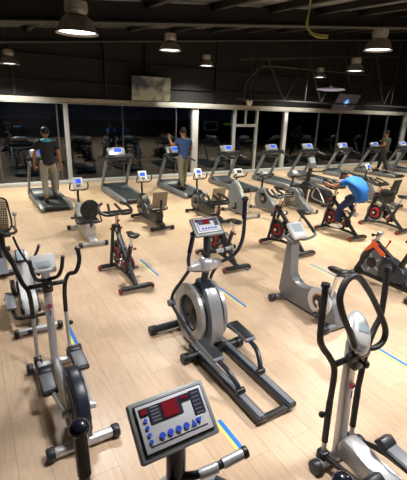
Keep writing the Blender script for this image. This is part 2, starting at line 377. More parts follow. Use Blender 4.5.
# wall clock
ck = thing('wall_clock', 'small round white wall clock on the dark wall above the door', 'clock', (10.55, 14.06, 2.98))
B().cyl((0, .05, 0), (0, -.03, 0), .15, seg=28, bev=.008).done('clock_case', M_lightgrey, ck)
B().cyl((0, -.03, 0), (0, -.034, 0), .125, seg=28).done('clock_face', M_white, ck)
B().box((0, -.037, .035), (.01, .004, .07)).box((.03, -.037, 0), (.06, .004, .01)).done('clock_hands', M_black, ck)
# televisions
def tv_mat():
    m = bpy.data.materials.new('blotchy_tv_screen'); m.use_nodes = True; nt = m.node_tree; N = nt.nodes; L = nt.links; b = N['Principled BSDF']  # tan and dark blotches from noise, slightly emissive
    tc = N.new('ShaderNodeTexCoord'); n = N.new('ShaderNodeTexNoise'); n.inputs['Scale'].default_value = 1.5; n.inputs['Detail'].default_value = 2; L.new(tc.outputs['Object'], n.inputs[0])
    r = N.new('ShaderNodeValToRGB'); r.color_ramp.elements[0].position = .42; r.color_ramp.elements[0].color = lin('#26282c'); r.color_ramp.elements[1].position = .56; r.color_ramp.elements[1].color = lin('#6c6754')
    L.new(n.outputs[0], r.inputs[0]); L.new(r.outputs[0], b.inputs['Base Color']); L.new(r.outputs[0], b.inputs['Emission Color']); b.inputs['Emission Strength'].default_value = .55; b.inputs['Roughness'].default_value = .3
    return m
def television(loc, rot, W, Hh, sm, label):
    t = thing('television', label, 'television', loc); t.rotation_euler = rot
    B().box((0, 0, 0), (W, .06, Hh), bev=.01).done('tv_case', M_black, t)
    s = B().box((0, -.032, .0), (W-.05, .006, Hh-.06)).done('tv_screen', sm, t)
    return t, s
t, s = television((5.93, 13.75, 3.27), (math.radians(4), 0, 0), 1.52, .86, tv_mat(), 'television on the left with a cloudy tan screen above the windows')
t, s = television((15.62, 13.3, 3.18), (math.radians(30), 0, 0), 1.52, .86, mat('dark_tv_picture', '#262430', .3, emit=.6, noise=.6, scale=6), 'tilted television on the right showing a dark picture with a blue circle')
B().cyl((0, -.034, .0), (0, -.042, .0), .16, seg=28).done('blue_circle', mat('tv_blue', '#2f8fe0', .4, emit=.9), t)
B().box((0, -.044, 0), (.03, .004, .13)).box((.035, -.044, 0), (.03, .004, .07)).box((-.035, -.044, 0), (.03, .004, .07)).done('white_mark', mat('tv_white', '#dfe8f5', .4, emit=.7), t)
for x, y, z in ((5.93, 13.82, 3.27), (15.62, 13.42, 3.3)):
    tag(B().cyl((x, y+.05, z), (x, y+.05, roof_z(x, y)), .03, seg=10).box((x, y+.04, z), (.3, .05, .3)).done('television_mount', M_steel), 'black pole mount holding the %s television' % ('left' if x < 10 else 'right'), 'mount', 'television pole mounts')

# ------------------------------------------------------------------ treadmill
def make_treadmill():
    t = thing('treadmill')
    for s in (-1, 1):
        B().prof([(-1.08, .03), (-1.1, .1), (-1.02, .15), (.95, .2), (1.08, .17), (1.1, .03)], s*.31, s*.41, bev=.012).done('side_rail', M_tmgrey, t)
    B().box((0, -.1, .135), (.6, 1.78, .03), rot=(math.radians(1.2), 0, 0), bev=.01).done('belt', M_belt, t)
    B().box((0, 0, .065), (.66, 2.1, .09), bev=.01).done('deck_frame', M_black, t)
    B().prof([(.55, .15), (.62, .21), (.85, .27), (1.02, .25), (1.12, .14), (1.12, .05), (.55, .05)], -.36, .36, bev=.02).done('motor_hood', M_tmdark, t)
    B().cyl((-.3, -1.03, .1), (.3, -1.03, .1), .05, bev=.004).done('rear_roller_cover', M_black, t)
    for s in (-1, 1):
        B().box((0, 0, 0), (.06, .12, 1.22), bev=.015).xf(Matrix.Translation((s*.395, .66, .64)) @ Matrix.Rotation(math.radians(29), 4, 'X') @ Matrix.Rotation(math.radians(-s*1.5), 4, 'Y')).done('upright', M_tmgrey, t)
        B().tube([(s*.38, .42, 1.15), (s*.39, .25, 1.13), (s*.40, .02, 1.07), (s*.40, -.2, 1.04)], [.04, .034, .028, .028]).done('handrail', M_black, t)
    c = B().box((0, .38, 1.16), (.9, .28, .12), rot=(math.radians(-18), 0, 0), bev=.03).box((-.27, .34, 1.2), (.2, .22, .06), rot=(math.radians(-18), 0, 0), bev=.02).box((.27, .34, 1.2), (.2, .22, .06), rot=(math.radians(-18), 0, 0), bev=.02).done('console', M_tmdark, t)
    h = B().box((-.06, .42, 1.31), (.56, .1, .27), rot=(math.radians(-32), 0, 0), bev=.05, seg=3).done('console_head', M_silver, t)
    R_ = Matrix.Translation((-.02, .42, 1.31)) @ Matrix.Rotation(math.radians(-32), 4, 'X')
    B().box((0, -.052, .03), (.32, .008, .19), bev=.003).xf(R_).done('screen_surround', M_lightgrey, h)
    B().box((0, -.058, .04), (.23, .006, .125)).xf(R_).done('screen', M_screenblue, h)
    B().tube([(-.34, .34, 1.08), (-.2, .22, 1.1), (.2, .22, 1.1), (.34, .34, 1.08)], .02).done('grip_bar', M_black, c)
    B().box((0, .47, .98), (.74, .06, .08), rot=(math.radians(29), 0, 0), bev=.02).done('cross_brace', M_tmdark, t)
    return t
tm = make_treadmill()
TMX = [1.80, 4.0, 6.0, 8.15, 10.25, 12.2, 14.35, 16.55, 18.75, 20.95]
tl = ['treadmill under the man in black shirt and cap', 'unused treadmill between the two walking men on the left', 'treadmill under the man in the navy shirt',
      'unused treadmill standing in front of the glass door', 'treadmill just left of the white post right of the door', 'treadmill right of the post, third to the left of the jogger',
      'treadmill second to the left of the jogger, behind the dark upright bike', 'treadmill under the jogger in the dark olive shirt', 'treadmill immediately right of the jogger', 'treadmill at the right edge of the photo, farthest in the row']
for q, x in enumerate(TMX):
    o = tm if q == 0 else copy_tree(tm); o.location = (x, 11.45 + .02*q, 0); o.rotation_euler = (0, 0, 0)
    tag(o, tl[q], 'treadmill', 'treadmills in a row along the windows')

# ------------------------------------------------------------------ spin bikes
def make_spin():
    t = thing('spin_bike')
    def stab(y):
        s = B().box((0, y, .07), (.5, .09, .06), bev=.02).done('stabilizer', M_dark, t)
        for q in (-1, 1): B().box((q*.262, y, .05), (.04, .094, .07), bev=.015).done('end_cap', M_darkred, s)
    stab(.5); stab(-.5)
    # frame: fork legs, diagonal main beam, floor beam, seat tube
    b = B()
    b.tube([(-.055, .5, .09), (-.055, .33, .78)], .03, smooth=False, seg=8); b.tube([(.055, .5, .09), (.055, .33, .78)], .03, smooth=False, seg=8)
    b.tube([(0, .34, .80), (0, .0, .52), (0, -.22, .3), (0, -.47, .09)], [.04, .045, .042, .036], smooth=False, seg=8)
    b.tube([(0, .5, .08), (0, .1, .13), (0, -.3, .12), (0, -.48, .08)], .032, seg=8)
    b.tube([(0, -.06, .14), (0, -.2, .44), (0, -.3, .68)], .036, smooth=False, seg=8)
    b.box((0, .335, .8), (.13, .1, .1), bev=.02)
    b.done('frame', M_dark, t)
    f = B().cyl((-.012, .3, .34), (.012, .3, .34), .2, seg=28).done('flywheel', M_dark, t)
    B().ring((0, .3, .34), .215, .02, 'x').done('rim', M_shell, f)
    B().cyl((-.035, .3, .34), (.035, .3, .34), .125, seg=24, bev=.006).done('flywheel_disc', M_red, f)
    B().cyl((-.045, .3, .34), (.045, .3, .34), .088, seg=20, bev=.006).done('flywheel_hub', M_black, f)
    B().cyl((-.07, .3, .34), (.07, .3, .34), .03, seg=12).done('axle', M_chrome, f)
    g = B().prof(spl([(-.22, .28), (-.14, .42), (.0, .44), (.3, .4), (.33, .33), (.05, .22), (-.14, .18)], 4), .055, .085, bev=.008).done('chain_guard', M_dark, t)
    B().cyl((.083, -.1, .31), (.1, -.1, .31), .1, seg=24, bev=.005).done('guard_disc', M_red, g)
    B().cyl((-.075, -.1, .31), (-.055, -.1, .31), .06, seg=24, bev=.004).done('guard_disc', M_darkred, g)
    for s in (-1, 1):
        dy, dz = s*.09, -s*.13
        c = B().box((s*.115, -.1+dy/2, .31+dz/2), (.018, .03, .17), rot=(math.atan2(-dy, dz), 0, 0), bev=.005).cyl((s*.1, -.1, .31), (s*.13, -.1, .31), .02, seg=10).done('crank', M_chrome, t)
        B().box((s*.18, -.1+dy, .31+dz), (.1, .09, .025), bev=.006).done('pedal', M_black, c)
    B().cyl((0, -.29, .62), (0, -.33, .83), .022, seg=12).done('seat_post', M_chrome, t)
    B().box((.0, .1, .5), (.11, .12, .16), rot=(.6, 0, 0), bev=.02).done('brake_housing', M_black, t)
    B().ring((0, -.12, .56), .045, .006, 'x', seg=16, k=6).tube([(0, -.02, .58), (0, -.28, .56)], .016, smooth=False, seg=8).done('bottle_holder', M_midgrey, t)
    B().box((0, -.33, .83), (.045, .2, .03), bev=.008).done('seat_slider', M_chrome, t)
    B().prof(spl([(-.16, 0), (-.165, .05), (-.05, .055), (.1, .04), (.14, .025), (.1, .0)], 4), -.035, .035, bev=.012).ell((0, -.09, .03), (.095, .085, .033)).xf(Matrix.Translation((0, -.34, .85))).done('saddle', M_black, t)
    B().cyl((0, .32, .82), (0, .27, 1.02), .024, seg=12).done('handlebar_post', M_chrome, t)
    h = B().tube([(-.05, .2, 1.05), (-.19, .2, 1.05), (-.26, .3, 1.08), (-.24, .45, 1.13), (-.16, .54, 1.16)], .024).tube([(.05, .2, 1.05), (.19, .2, 1.05), (.26, .3, 1.08), (.24, .45, 1.13), (.16, .54, 1.16)], .024)
    h.tube([(-.13, .22, 1.05), (-.1, .34, 1.07), (-.06, .52, 1.14)], .022).tube([(.13, .22, 1.05), (.1, .34, 1.07), (.06, .52, 1.14)], .022).tube([(-.25, .3, 1.07), (.25, .3, 1.07)], .022, smooth=False).tube([(-.12, .21, 1.05), (.12, .21, 1.05)], .018, smooth=False)
    h.box((0, .29, 1.05), (.1, .12, .03), bev=.01).done('handlebar', M_black, t)
    B().cyl((0, .27, .86), (0, .22, .93), .012, seg=8).ell((0, .215, .94), (.024, .024, .024)).cyl((.06, -.26, .6), (.1, -.26, .6), .02, seg=10).cyl((.06, .33, .78), (.1, .33, .78), .02, seg=10).cyl((-.1, .33, .78), (-.06, .33, .78), .022, seg=10).done('adjusting_knob', M_red, t)
    return t
sp = make_spin()
SPL = [((1.93, 5.62), 'black spin bike with red feet left of centre, beside the recumbent pair'), ((3.8, 5.58), 'spin bike standing directly behind the central elliptical console'),
       ((5.38, 5.58), 'spin bike with red flywheel just behind the grey upright bike'), ((7.26, 5.82), 'spin bike being ridden by the person in the blue shirt'),
       ((8.7, 5.68), 'empty spin bike to the right of the blue-shirted rider')]
for q, ((x, y), l) in enumerate(SPL):
    o = sp if q == 0 else copy_tree(sp); o.location = (x, y, 0); o.rotation_euler = (0, 0, [.02, -.03, .03, 0, .05][q]); tag(o, l, 'exercise bike', 'red and black spin bikes')

# ------------------------------------------------------------------ orange spin bike
t = thing('spin_bike', 'large black spin bike with an orange front panel and grey flywheel', 'exercise bike', (5.62, 3.45, 0))
b = B().tube([(0, .58, .1), (0, .3, .7)], [.05, .055], smooth=False, seg=8).tube([(0, .3, .7), (0, .0, .52), (0, -.25, .2), (0, -.5, .1)], [.045, .05, .05, .045], smooth=False, seg=8).tube([(0, .56, .1), (0, -.55, .1)], .045, smooth=False, seg=8).tube([(0, -.15, .3), (0, -.3, .68)], .045, smooth=False, seg=8)
b.done('frame', M_black, t)
B().prof([(.36, .72), (.05, .56), (.12, .5), (.27, .6)], -.06, .06, bev=.008).prof([(.3, .72), (.2, .68), (.42, .5), (.44, .54)], -.065, -.05, bev=.003).done('front_panel', M_orange, t)
B().prof(spl([(.08, .5), (-.1, .5), (-.32, .36), (-.34, .2), (-.1, .16), (.12, .2)], 4), -.08, .08, bev=.015).done('chain_guard', M_blueblack, t)
f = B().ring((0, .3, .33), .22, .028, 'x').cyl((-.015, .3, .33), (.015, .3, .33), .2, seg=28).done('flywheel', M_midgrey, t)
B().cyl((-.04, .3, .33), (.04, .3, .33), .09, seg=24, bev=.006).done('flywheel_hub', M_black, f)
for a in range(5):
    an = a*2*PI/5; B().box((0, .3+.12*math.cos(an), .33+.12*math.sin(an)), (.036, .09, .03), rot=(an, 0, 0), bev=.005).done('flywheel_spoke', M_lightgrey, f)
for y in (.58, -.55):
    s = B().box((0, y, .055), (.54, .1, .07), bev=.02).cyl((-.22, y, 0), (-.22, y, .03), .03, seg=10).cyl((.22, y, 0), (.22, y, .03), .03, seg=10).done('stabilizer', M_black, t)
B().cyl((0, .3, .7), (0, .26, .84), .035, seg=12).box((0, .25, .86), (.07, .1, .05), bev=.01).done('handlebar_clamp', M_silver, t)
B().cyl((-.03, .26, .83), (-.13, .28, .84), .014, seg=8).ell((-.14, .28, .84), (.028, .028, .028)).done('clamp_knob', M_black, t)
B().cyl((0, .12, .62), (0, .06, .76), .012, seg=8).ell((0, .055, .775), (.022, .022, .025)).done('brake_knob', M_red, t)
B().cyl((0, -.28, .62), (0, -.32, .84), .024, seg=12).done('seat_post', M_chrome, t)
B().prof(spl([(-.16, 0), (-.165, .05), (-.05, .055), (.1, .04), (.14, .025), (.1, .0)], 4), -.035, .035, bev=.012).ell((0, -.09, .03), (.1, .085, .035)).xf(Matrix.Translation((0, -.34, .84))).done('saddle', M_black, t)
for s in (-1, 1):
    c = B().box((s*.115, -.12, .31-s*.07), (.02, .03, .17), bev=.005).done('crank', M_dark, t); B().box((s*.18, -.12, .31-s*.14), (.11, .1, .03), bev=.006).done('pedal', M_black, c)

# ------------------------------------------------------------------ front-drive elliptical (central one, and the near one whose console fills the foreground)
def make_front_elliptical(loc, label, armL, armR):
    t = thing('elliptical_trainer', label, 'elliptical', loc)
    for y, hw in ((.9, .42), (.2, .33)):
        s = B().cyl((-hw, y, .065), (hw, y, .065), .048, seg=16).done('stabilizer', M_dark, t)
        for q in (-1, 1): B().cyl((q*(hw-.02), y, .062), (q*(hw+.07), y, .062), .06, seg=16, bev=.01).done('end_cap', M_black, s)
    for s in (-1, 1):
        r = B().box((s*.18, -.28, .075), (.1, 1.3, .05), bev=.006).done('rail', M_blueblack, t)
        B().box((s*.18, -.28, .105), (.055, 1.28, .014), bev=.004).done('rail_track', M_midgrey, r)
    B().box((0, -.9, .06), (.4, .05, .05), bev=.01).done('base_frame', M_dark, t)
    B().box((0, .5, .075), (.14, .8, .07), bev=.01).done('base_frame', M_dark, t)
    # housing: dark drum with silver shells
    h = B().prof(disc_pts(.52, .42, .31, .33), -.13, .13, bev=.02).done('housing', M_black, t)
    for s in (-1, 1):
        R1 = disc_pts(.52, .42, .345, .36, 36); R2 = disc_pts(.52, .42, .215, .225, 36)
        b = B(); n_ = 36; xs = (s*.125, s*.165)
        vv = [[b.bm.verts.new((x, p[0], p[1])) for p in R] for x in xs for R in (R1, R2)]
        for A_, C_ in ((0, 2), (1, 3), (0, 1), (2, 3)):
            for j in range(n_): b.bm.faces.new((vv[A_][j], vv[A_][(j+1) % n_], vv[C_][(j+1) % n_], vv[C_][j]))
        b.done('silver_shell', M_shell, h, ang=.5)
    B().prof(spl([(.3, .8), (.18, .62), (.12, .42), (.14, .2), (.26, .1), (.36, .2), (.3, .45), (.36, .7)], 4), -.075, .075, bev=.02).done('rear_cover', M_shell, h)
    B().prof([(.6, .7), (.53, .84), (.42, .84), (.36, .7)], -.07, .07, bev=.02).done('mast_collar', M_blueblack, h)
    for s in (-1, 1):
        c = B().cyl((s*.165, .52, .42), (s*.215, .52, .42), .035, seg=14).box((s*.205, .52 + s*.09, .42 - .05), (.025, .24, .05), rot=(-s*.5, 0, 0), bev=.008).done('crank', M_dark, t)
    # mast
    B().tube([(0, .5, .6), (0, .42, 1.0), (0, .42, 1.42)], .042, seg=12).done('mast', M_blueblack, t)
    B().ell((0, .44, 1.03), (.24, .07, .075)).ell((0, .42, 1.05), (.1, .1, .1)).done('pivot_cover', M_silver, t)
    # swing arms, lower bend, pedals
    for s, arm in ((-1, armL), (1, armR)):
        a = B().tube([(s*.2, .44, 1.03)] + arm, .021, seg=10).done('swing_arm', M_blueblack, t)
        tip = Vector(arm[-1]); pv = Vector(arm[-2]); d = (tip - pv).normalized()
        B().tube([tip - d*.2, tip - d*.0], .026, smooth=False).ell(tip + d*.012, (.038, .038, .032)).done('foam_grip', M_gripball, a)
        fy = -.04 if s < 0 else .1
        B().tube([(s*.19, .44, 1.02), (s*.2, .6, .82), (s*.25, .72, .62), (s*.27, .74, .48)], .02, seg=8).done('lower_arm', M_dark, t)
        B().cyl((s*.23, .74, .48), (s*.31, .74, .48), .045, seg=14, bev=.008).done('arm_joint', M_midgrey, t)
        p0y = fy
        B().tube([(s*.27, .74, .46), (s*.25, p0y+.32, .26)], .019, smooth=False, seg=8).tube([(s*.25, p0y+.32, .26), (s*.25, p0y-.2, .3)], .024, smooth=False, seg=8).done('pedal_link', M_dark, t)
        pd = B().box((s*.25, p0y-.08, .335), (.14, .38, .05), rot=(.06, 0, 0), bev=.022, seg=3).done('pedal', M_midgrey, t)
        B().box((s*.25, p0y-.08, .363), (.115, .33, .008), rot=(.06, 0, 0), bev=.003).done('pedal_tread', M_dark, pd)
        lg = B().tube([(s*.25, p0y-.22, .31), (s*.235, p0y-.38, .29), (s*.2, p0y-.5, .2), (s*.18, p0y-.54, .13)], .026, seg=10).done('pedal_leg', M_blueblack, t)
        B().cyl((s*.18-.045, p0y-.54, .135), (s*.18+.045, p0y-.54, .135), .032, seg=14).done('roller', M_black, lg)
    # fixed heart-rate bar
    hb = B().tube([(-.09, .36, 1.205), (.0, .39, 1.2), (.1, .35, 1.21), (.3, .33, 1.24)], .018, seg=10).done('fixed_handlebar', M_black, t)
    for s in (1,):
        B().cyl((s*.08, .352, 1.208), (s*.165, .34, 1.219), .0235, seg=14).done('chrome_grip', M_silver, hb); B().cyl((s*.19, .338, 1.224), (s*.29, .33, 1.238), .0235, seg=14).done('chrome_grip', M_silver, hb); B().cyl((s*.29, .33, 1.238), (s*.315, .328, 1.241), .027, seg=14, bev=.004).done('end_plug', M_black, hb)
    # console
    R_ = Matrix.Translation((-.01, .42, 1.49)) @ Matrix.Rotation(math.radians(-48), 4, 'X') @ Matrix.Scale(.84, 4)
    c = B().box((0, .01, 0), (.41, .05, .27), bev=.012).xf(R_).done('console', M_consoleframe, t)
    B().box((0, -.017, .005), (.365, .012, .222), bev=.004).xf(R_).done('console_rim', M_dark, c)
    B().box((0, -.024, .005), (.352, .006, .208), bev=.003).xf(R_).done('console_panel', M_panel, c)
    for cc, zz in (((-.035, -.0285, .055), (.17, .004, .08)), ((.075, -.0285, .078), (.052, .004, .034)), ((.133, -.0285, .04), (.058, .004, .115)), ((-.143, -.0285, .078), (.04, .004, .036))): B().box(cc, zz).xf(R_).done('dark_label', M_navy, c)
    for cc, zz in (((-.01, -.032, .056), (.08, .004, .072)), ((-.143, -.032, .078), (.03, .004, .024)), ((.072, -.032, .08), (.042, .004, .012))): B().box(cc, zz).xf(R_).done('red_display', M_led, c)
    for k_ in range(5):
        B().box((-.088, -.0312, .026 + k_*.015), (.042, .001, .0035)).xf(R_).done('printed_line', M_label_grey, c)
    for k_ in range(6):
        B().box((.13, -.0312, -.012 + k_*.019), (.04, .001, .003)).xf(R_).done('printed_line', M_label_grey, c)
    for q in range(4):
        B().cyl((-.143, -.026, .04 - q*.031), (-.143, -.033, .04 - q*.031), .0095, seg=12).xf(R_).done('button', M_btn, c)
    for q in range(4):
        B().cyl((-.085 + q*.042, -.026, -.045), (-.085 + q*.042, -.033, -.045), .0145, seg=14).xf(R_).done('button', M_btn, c)
    for q, fl in ((0, 1), (1, -1)):
        b = B(); v = [b.bm.verts.new((x_, yy, z_)) for yy in (-.026, -.033) for x_, z_ in ((-.015, -.013*fl), (.015, -.013*fl), (0, .015*fl))]
        for f_ in ((0, 1, 2), (5, 4, 3), (0, 3, 4, 1), (1, 4, 5, 2), (2, 5, 3, 0)): b.bm.faces.new([v[i_] for i_ in f_])
        b.xf(R_ @ Matrix.Translation((.08 + q*.032, 0, -.045))).done('button', M_btn, c)
    B().box((0, -.0275, -.075), (.3, .001, .006)).xf(R_).done('printed_line', M_navy, c)
    return t
make_front_elliptical((2.12, 3.0, 0), 'dark elliptical with silver flywheel shells in the centre of the floor',
    [(-.21, .45, 1.12), (-.19, .45, 1.25), (-.16, .45, 1.4)], [(.28, .28, 1.17), (.35, .24, 1.38), (.36, .26, 1.78)])
make_front_elliptical((.585, .71, 0), 'nearest machine, showing its tilted console with red display at the bottom of the photo',
    [(-.34, .4, 1.13), (-.37, .44, 1.28), (-.375, .45, 1.58)], [(.32, .2, 1.08), (.36, .0, 1.25), (.36, -.12, 1.5)])

# ------------------------------------------------------------------ rear-drive elliptical (front left, lower right)
M_logo_r = mat('logo_red', '#c4283a', .4); M_logo_b = mat('logo_blue', '#3b4fa0', .4)
def make_rear_elliptical(loc, label, style, dark):
    t = thing('elliptical_trainer', label, 'elliptical', loc); MA = M_foam if dark else M_silver
    for y, hw in ((.6, .25), (-.6, .26)):
        s = B().cyl((-hw, y, .06), (hw, y, .06), .042, seg=16).done('stabilizer', M_silver, t)
        for q in (-1, 1): B().cyl((q*(hw-.03), y, .06), (q*(hw+.035), y, .06), .056, seg=16, bev=.01).done('end_cap', M_dark, s)
    B().tube([(0, .6, .1), (0, .35, .1), (0, .0, .12), (0, -.3, .12), (0, -.6, .08)], .042, seg=10).done('main_frame', M_silver, t)
    m = B().prof([(.56, .08), (.64, .08), (.69, 1.1), (.62, 1.1)], -.04, .04, bev=.015).done('mast', M_silver, t)
    # ring emblem with its letter mark on the rider side of the mast
    B().ring((0, .585, .74), .022, .006, 'y', seg=20, k=6).done('emblem_ring', M_logo_r, m)
    B().box((-.006, .585, .74), (.008, .006, .026)).done('emblem_letter', M_logo_b, m); B().box((.006, .585, .74), (.006, .006, .018)).done('emblem_letter', M_logo_b, m); B().box((0, .58, .665), (.012, .005, .06)).done('emblem_lettering', M_logo_b, m)
    B().cyl((-.17, .64, .96), (.17, .64, .96), .024, seg=12).box((0, .6, .96), (.1, .09, .12), bev=.02).done('pivot_axle', M_black, t)
    kn = B().cyl((0, .57, .98), (0, .52, .98), .012, seg=8).ell((0, .51, .98), (.03, .02, .03)).done('adjusting_knob', M_black, t)
    # swing arms
    for s in (-1, 1):
        dy = -.05*s if style == 'box' else .0
        ztop = (1.5 if s < 0 else 1.29) if style == 'box' else 1.6
        up = [(s*.16, .64, .62), (s*.17, .64, .9), (s*.22, .66, 1.02), (s*.29, .68+dy, ztop-.24 if style == 'box' else 1.12), (s*.335, .68+dy, ztop-.12 if style == 'box' else 1.24), (s*.33, .7+dy, ztop)]
        a = B().tube([(s*.165, .62, .12), (s*.16, .64, .62)], .02, smooth=False, seg=10).done('lower_arm', M_silver, t)
        g = B().tube(up, .024 if dark else .022, seg=10).done('swing_arm', M_foam, t)
        B().cyl((s*.33, .7+dy, ztop-.01), (s*.33, .7+dy, ztop+.02), .031, seg=14, bev=.008).done('end_plug', M_black, g)
        B().ell((s*.205, .66, .5 if style != 'box' else .46), (.025, .025, .025)).box((s*.18, .655, .5 if style != 'box' else .46), (.03, .02, .02)).done('arm_knob', M_black, a)
        if dark: B().tube([(s*.164, .625, .25), (s*.161, .64, .62)], .026, smooth=False, seg=10).done('foam_sleeve', M_foam, a)
        # pedal bar from swing arm to the rear crank
        py = .05 if s < 0 else .2; pz = .26 if s < 0 else .31
        B().box((s*.165, .62, .12), (.08, .08, .09), bev=.015).done('pivot_block', M_dark, t)
        B().tube([(s*.165, .6, .12), (s*.16, py+.1, pz-.06), (s*.1, -.48, .3)], .022, seg=8).done('pedal_bar', M_silver if not dark else M_black, t)
        pd = B().box((s*.16, py-.02, pz), (.14, .33, .05), rot=(.05, 0, 0), bev=.024, seg=3).done('pedal', M_dark, t)
        B().box((s*.16, py-.03, pz+.028), (.11, .26, .008), rot=(.05, 0, 0), bev=.003).done('pedal_tread', M_midgrey, pd)
        B().prof(spl([(py+.19, pz+.02), (py+.14, pz+.075), (py+.08, pz+.04), (py+.1, pz+.01)], 3), s*.16-.065, s*.16+.065, bev=.01).done('toe_guard', M_dark, pd)
        B().cyl((s*.065, -.48, .3), (s*.14, -.48, .3), .032, seg=14, bev=.006).done('crank_joint', M_silver, t)
    # rear flywheel housing
    h = B().prof(disc_pts(-.42, .33, .3, .3, 36), -.05, .05, bev=.02).done('flywheel_housing', M_blueblack, t)
    for s in (-1, 1):
        B().cyl((s*.045, -.42, .33), (s*.06, -.42, .33), .23, seg=32, bev=.004).done('side_disc', M_midgrey, h)
        B().cyl((s*.055, -.42, .33), (s*.066, -.42, .33), .15, seg=28, bev=.004).done('blue_disc', mat('deep_blue_plastic', '#2b3470', .35), h)
    if style == 'box':
        R_ = Matrix.Translation((-.01, .7, 1.16)) @ Matrix.Rotation(math.radians(-50), 4, 'X')
        c = B().box((0, 0, 0), (.24, .07, .2), bev=.02).xf(R_).done('console', M_lightgrey, t)
        B().box((0, -.036, -.02), (.14, .006, .07), bev=.002).xf(R_).done('console_display', M_screenlcd, c); B().ell((0, -.036, -.055), (.06, .005, .018)).xf(R_).done('button_pad', M_midgrey, c)
        for s in (-1, 1):
            B().tube([(0, .64, 1.02), (s*.09, .56, 1.06), (s*.13, .5, 1.16), (s*.15, .48, 1.3)], .019, seg=10).done('fixed_handlebar', M_foam, t)
        B().tube([(-.06, .62, 1.08), (-.14, .66, 1.2), (-.2, .8, 1.32), (-.23, .9, 1.42)], .012, seg=8).done('cable_loop', M_black, t)
    else:
        R_ = Matrix.Translation((-.0, .62, 1.19)) @ Matrix.Rotation(math.radians(-42), 4, 'X') @ Matrix.Rotation(math.radians(28), 4, 'Y')
        c = B().ell((0, .0, 0), (.105, .05, .17)).xf(R_).done('console', M_silver, t)
        B().ell((0, -.03, 0), (.07, .03, .12)).xf(R_).done('console_face', M_lightgrey, c); B().box((0, -.058, .02), (.09, .008, .07), bev=.003).xf(R_).done('console_display', M_screenlcd, c)
        B().tube([(-.06, .58, 1.1), (-.17, .56, 1.26), (-.27, .57, 1.42), (-.31, .59, 1.56), (-.25, .6, 1.67), (-.13, .61, 1.66), (.02, .61, 1.52), (.16, .6, 1.34), (.26, .58, 1.17), (.25, .57, 1.07), (.15, .57, 1.04), (.04, .6, 1.06)], .023, seg=10).done('fixed_handlebar', M_foam, t)
        B().box((-.03, .57, 1.04), (.22, .06, .06), bev=.015).done('handlebar_bracket', M_dark, t)
        # curved rear body
        B().prof(spl([(.52, .3), (.54, .14), (.2, .12), (-.1, .14), (-.12, .3), (.2, .24)], 4), -.07, .07, bev=.02).done('body_shell', M_silver, t)
    return t
make_rear_elliptical((.5, 3.2, 0), 'front-left elliptical with pale console box and grey mast', 'box', False)
make_rear_elliptical((2.27, .9, 0), 'lower-right elliptical with a large black loop handlebar and oval console', 'loop', True)

# ------------------------------------------------------------------ grey upright bike
t = thing('upright_bike', 'grey upright exercise bike with pale console and round side disc', 'exercise bike', (3.86, 3.42, 0))
for y in (.5, -.52):
    s = B().cyl((-.22, y, .06), (.22, y, .06), .042, seg=14).done('stabilizer', M_grey, t)
    for q in (-1, 1): B().cyl((q*.2, y, .06), (q*.29, y, .06), .056, seg=14, bev=.01).done('end_cap', M_dark, s)
B().prof(spl([(.56, .1), (.56, .2), (.53, .5), (.5, .85), (.5, 1.02), (.42, 1.02), (.39, .8), (.36, .5), (.3, .36), (.05, .36), (-.2, .44), (-.42, .36), (-.5, .2), (-.52, .07), (.0, .06), (.4, .06)], 4), -.075, .075, bev=.03, seg=3).done('body', M_grey, t)
for s in (-1, 1):
    d = B().cyl((s*.07, -.24, .3), (s*.1, -.24, .3), .2, seg=36, bev=.01).done('side_disc', M_lightgrey, t)
    B().cyl((s*.1, -.24, .3), (s*.104, -.24, .3), .115, seg=28).done('orange_ring', mat('copper_orange', '#c97f45', .4), d)
    B().cyl((s*.1, -.24, .3), (s*.107, -.24, .3), .095, seg=28).done('dark_ring', M_dark, d)
    c = B().box((s*.12, -.24 + s*.03, .3 - .07), (.02, .03, .17), rot=(s*.4, 0, 0), bev=.006).cyl((s*.1, -.24, .3), (s*.135, -.24, .3), .03, seg=12).done('crank', M_chrome, t)
    B().box((s*.19, -.24 + s*.06, .16), (.11, .1, .03), bev=.008).done('pedal', M_dark, c)
B().cyl((0, -.34, .4), (0, -.4, .72), .026, seg=12).done('seat_post', M_chrome, t)
B().prof(spl([(-.16, 0), (-.17, .06), (-.05, .06), (.12, .05), (.17, .03), (.12, .0)], 4), -.04, .04, bev=.015).ell((0, -.09, .035), (.115, .095, .04)).xf(Matrix.Translation((.02, -.4, .75))).done('saddle', M_black, t)
R_ = Matrix.Translation((0, .4, 1.1)) @ Matrix.Rotation(math.radians(-46), 4, 'X')
c = B().box((0, 0, 0), (.27, .07, .27), bev=.035, seg=3).xf(R_).done('console', M_lightgrey, t)
B().box((-.01, -.036, .03), (.17, .006, .12), bev=.003).xf(R_).done('console_display', M_screenlcd, c); B().ell((0, -.036, -.075), (.08, .006, .03)).xf(R_).done('button_pad', M_white, c)
hb = B().tube([(0, .44, .98), (.12, .36, .96), (.3, .34, 1.0), (.42, .46, 1.0), (.4, .6, 1.12), (.3, .72, 1.28)], .019).tube([(0, .44, .98), (-.1, .36, .96), (-.18, .34, 1.0), (-.2, .46, 1.04)], .019).done('handlebar', M_midgrey, t)
B().tube([(.42, .46, 1.0), (.4, .6, 1.12), (.3, .72, 1.28)], .025).done('foam_grip', M_foam, hb)

